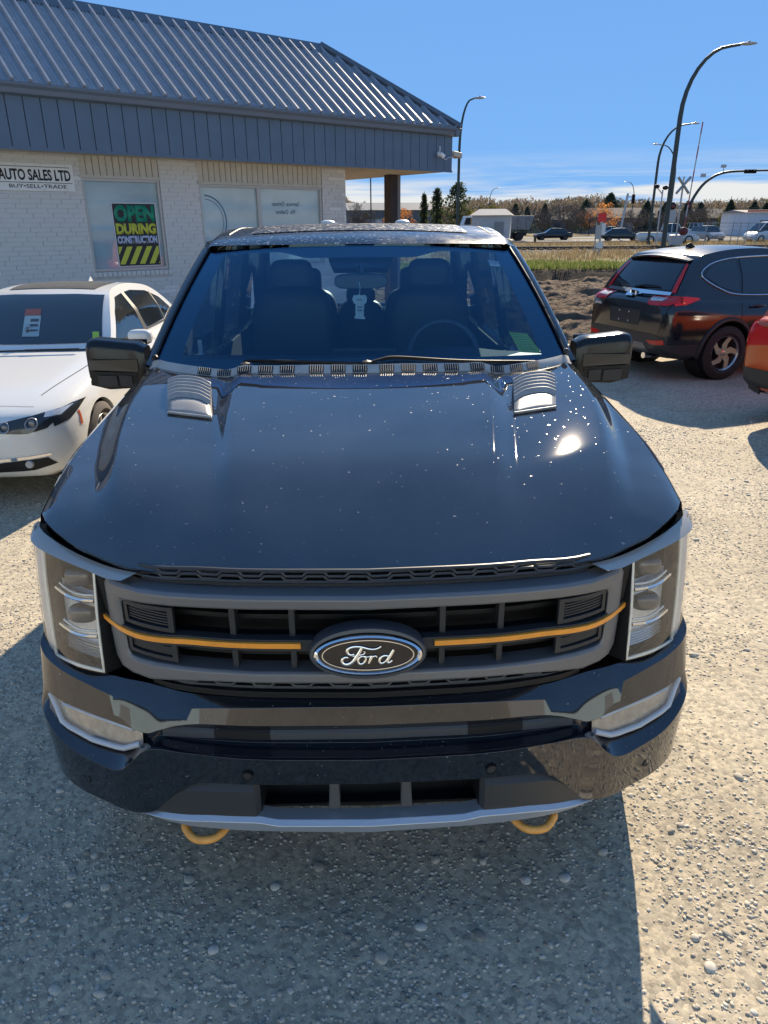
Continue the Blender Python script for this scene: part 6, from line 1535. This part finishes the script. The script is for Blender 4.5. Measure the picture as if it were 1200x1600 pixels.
TR = [  # kind, pixel-free world x, y, height, half width, label
    ('bare', -2.2, 70, 5.2, 1.6, 'bare grey tree at the corner of the brick wall', None),
    ('orange', 3.1, 120, 6.2, 3.2, 'orange autumn tree behind the canopy post', None),
    ('poplar', 10.4, 125, 9.6, .9, 'narrow dark poplar left of the pair by the building corner', None), ('poplar', 8.9, 140, 9.2, .7, 'thin poplar beside the warehouse end', None), ('poplar', 12.0, 105, 9.2, 1.7, 'broad poplar right behind the street lamp by the building', None),
    ('yellow', 15.6, 105, 5.4, 2.3, 'bright yellow autumn tree behind the dump truck cab', None), ('green', 20.5, 125, 8.2, 3.0, 'olive green tree above the utility shed', None),
    ('conifer', 27.2, 135, 8.0, 1.9, 'dark spruce left of the pair above the dump box', None), ('conifer', 30.3, 138, 7.2, 1.5, 'slim spruce between two spruces above the dump box', None), ('conifer', 33.2, 135, 7.8, 1.7, 'dark spruce right of the pair above the dump box', None),
    ('bare', 36, 128, 7.6, 4.2, 'wide bare tree above the black sedan', None), ('bare', 31, 126, 7.2, 3.6, 'bare tree left above the black sedan', None), ('bare', 41, 130, 7.0, 3.6, 'bare tree between the black sedan and the orange tree', None), ('bare', 24.5, 130, 6.2, 3.2, 'bare tree behind the utility shed', None), ('conifer', 43, 142, 7.4, 1.7, 'spruce left of the big orange tree', None),
    ('orange', 45.5, 140, 8.2, 4.3, 'large orange autumn tree left of the red board', None), ('conifer', 55.0, 160, 13.0, 5.2, 'big dark evergreen rising behind the orange tree', None), ('conifer', 49.2, 160, 10.5, 3.6, 'dark evergreen behind the top of the orange tree', None),
    ('bare', 53, 138, 6.4, 3.2, 'bare tree behind the red marker board', None), ('conifer', 60, 150, 9.5, 2.6, 'evergreen left of the traffic light', None), ('conifer', 65, 152, 9.0, 2.8, 'evergreen right of the traffic light', None), ('conifer', 70, 152, 9.2, 2.8, 'evergreen between the street lamps', None), ('conifer', 75, 156, 9.0, 2.8, 'evergreen behind the crossing mast', None),
    ('bare', 62, 142, 6.6, 3.6, 'bare tree in front of the grey bungalow', None), ('bare', 69, 144, 6.6, 3.6, 'bare tree beside the tall street lamp', None), ('bare', 80, 146, 6.4, 3.8, 'bare tree right of the crossing mast', None),
    ('conifer', 87, 155, 9.2, 3.0, 'left spruce of the three behind the silver crossover', None), ('conifer', 82, 156, 9.8, 2.8, 'spruce behind the mast arm curve', None), ('conifer', 95, 158, 11.8, 3.0, 'tallest spruce behind the silver crossover', None), ('conifer', 91, 157, 8.8, 2.8, 'middle spruce behind the silver crossover', None),
    ('green', 90, 140, 5.6, 3.6, 'olive shrub tree behind the silver crossover', None), ('yellow', 84.5, 138, 4.4, 2.4, 'low yellow tree behind the white van', None), ('green', 98, 142, 7.6, 4.0, 'olive tree left of the white shop', None), ('conifer', 104, 150, 11.2, 3.0, 'left of two spruces above the white shop', None), ('conifer', 110, 150, 11.6, 3.2, 'right of two spruces above the white shop', None), ('green', 74, 140, 5.0, 3.4, 'olive shrub behind the white pickup', None),
]
for i, (k, x, y, h, w, lb, gp_) in enumerate(TR): tree(k, (x * .86, y, .1), 2 + (h - 2) * (.5 if k != 'poplar' else .68), w * 1.05, 100 + i, lb, 'trees along the far road')
# hazy brown wood behind the road that reads as one mass
g = np.random.default_rng(77); n = 80000
wx = -15 + 150 * g.random(n); wy = 166 + 30 * g.random(n)
top = 4.3 + 2.6 * (vnoise(wx * .22, wx * 0 + 4, 81) + .5) + 1.0 * (vnoise(wx * .8, wx * 0 + 9, 82) + .5)
P = np.stack([wx, wy, top * g.random(n) ** .8], -1); dr = g.normal(size=(n, 3)); dr[:, 2] = np.abs(dr[:, 2]) + .6
dr /= np.linalg.norm(dr, axis=1)[:, None]
V = np.stack([P, P + dr * .7, P + dr * .7 + g.normal(size=(n, 3)) * .22], 1)
o = npmesh('far_wood', V.reshape(-1, 3), np.arange(3 * n).reshape(-1, 3), stone_mat('far wood twigs', [(0, (.11, .092, .078)), (.4, (.17, .14, .115)), (.75, (.22, .175, .12)), (1, (.13, .14, .08))], .4)); tag(o, 'brown autumn wood along the horizon', 'wood', kind='stuff')
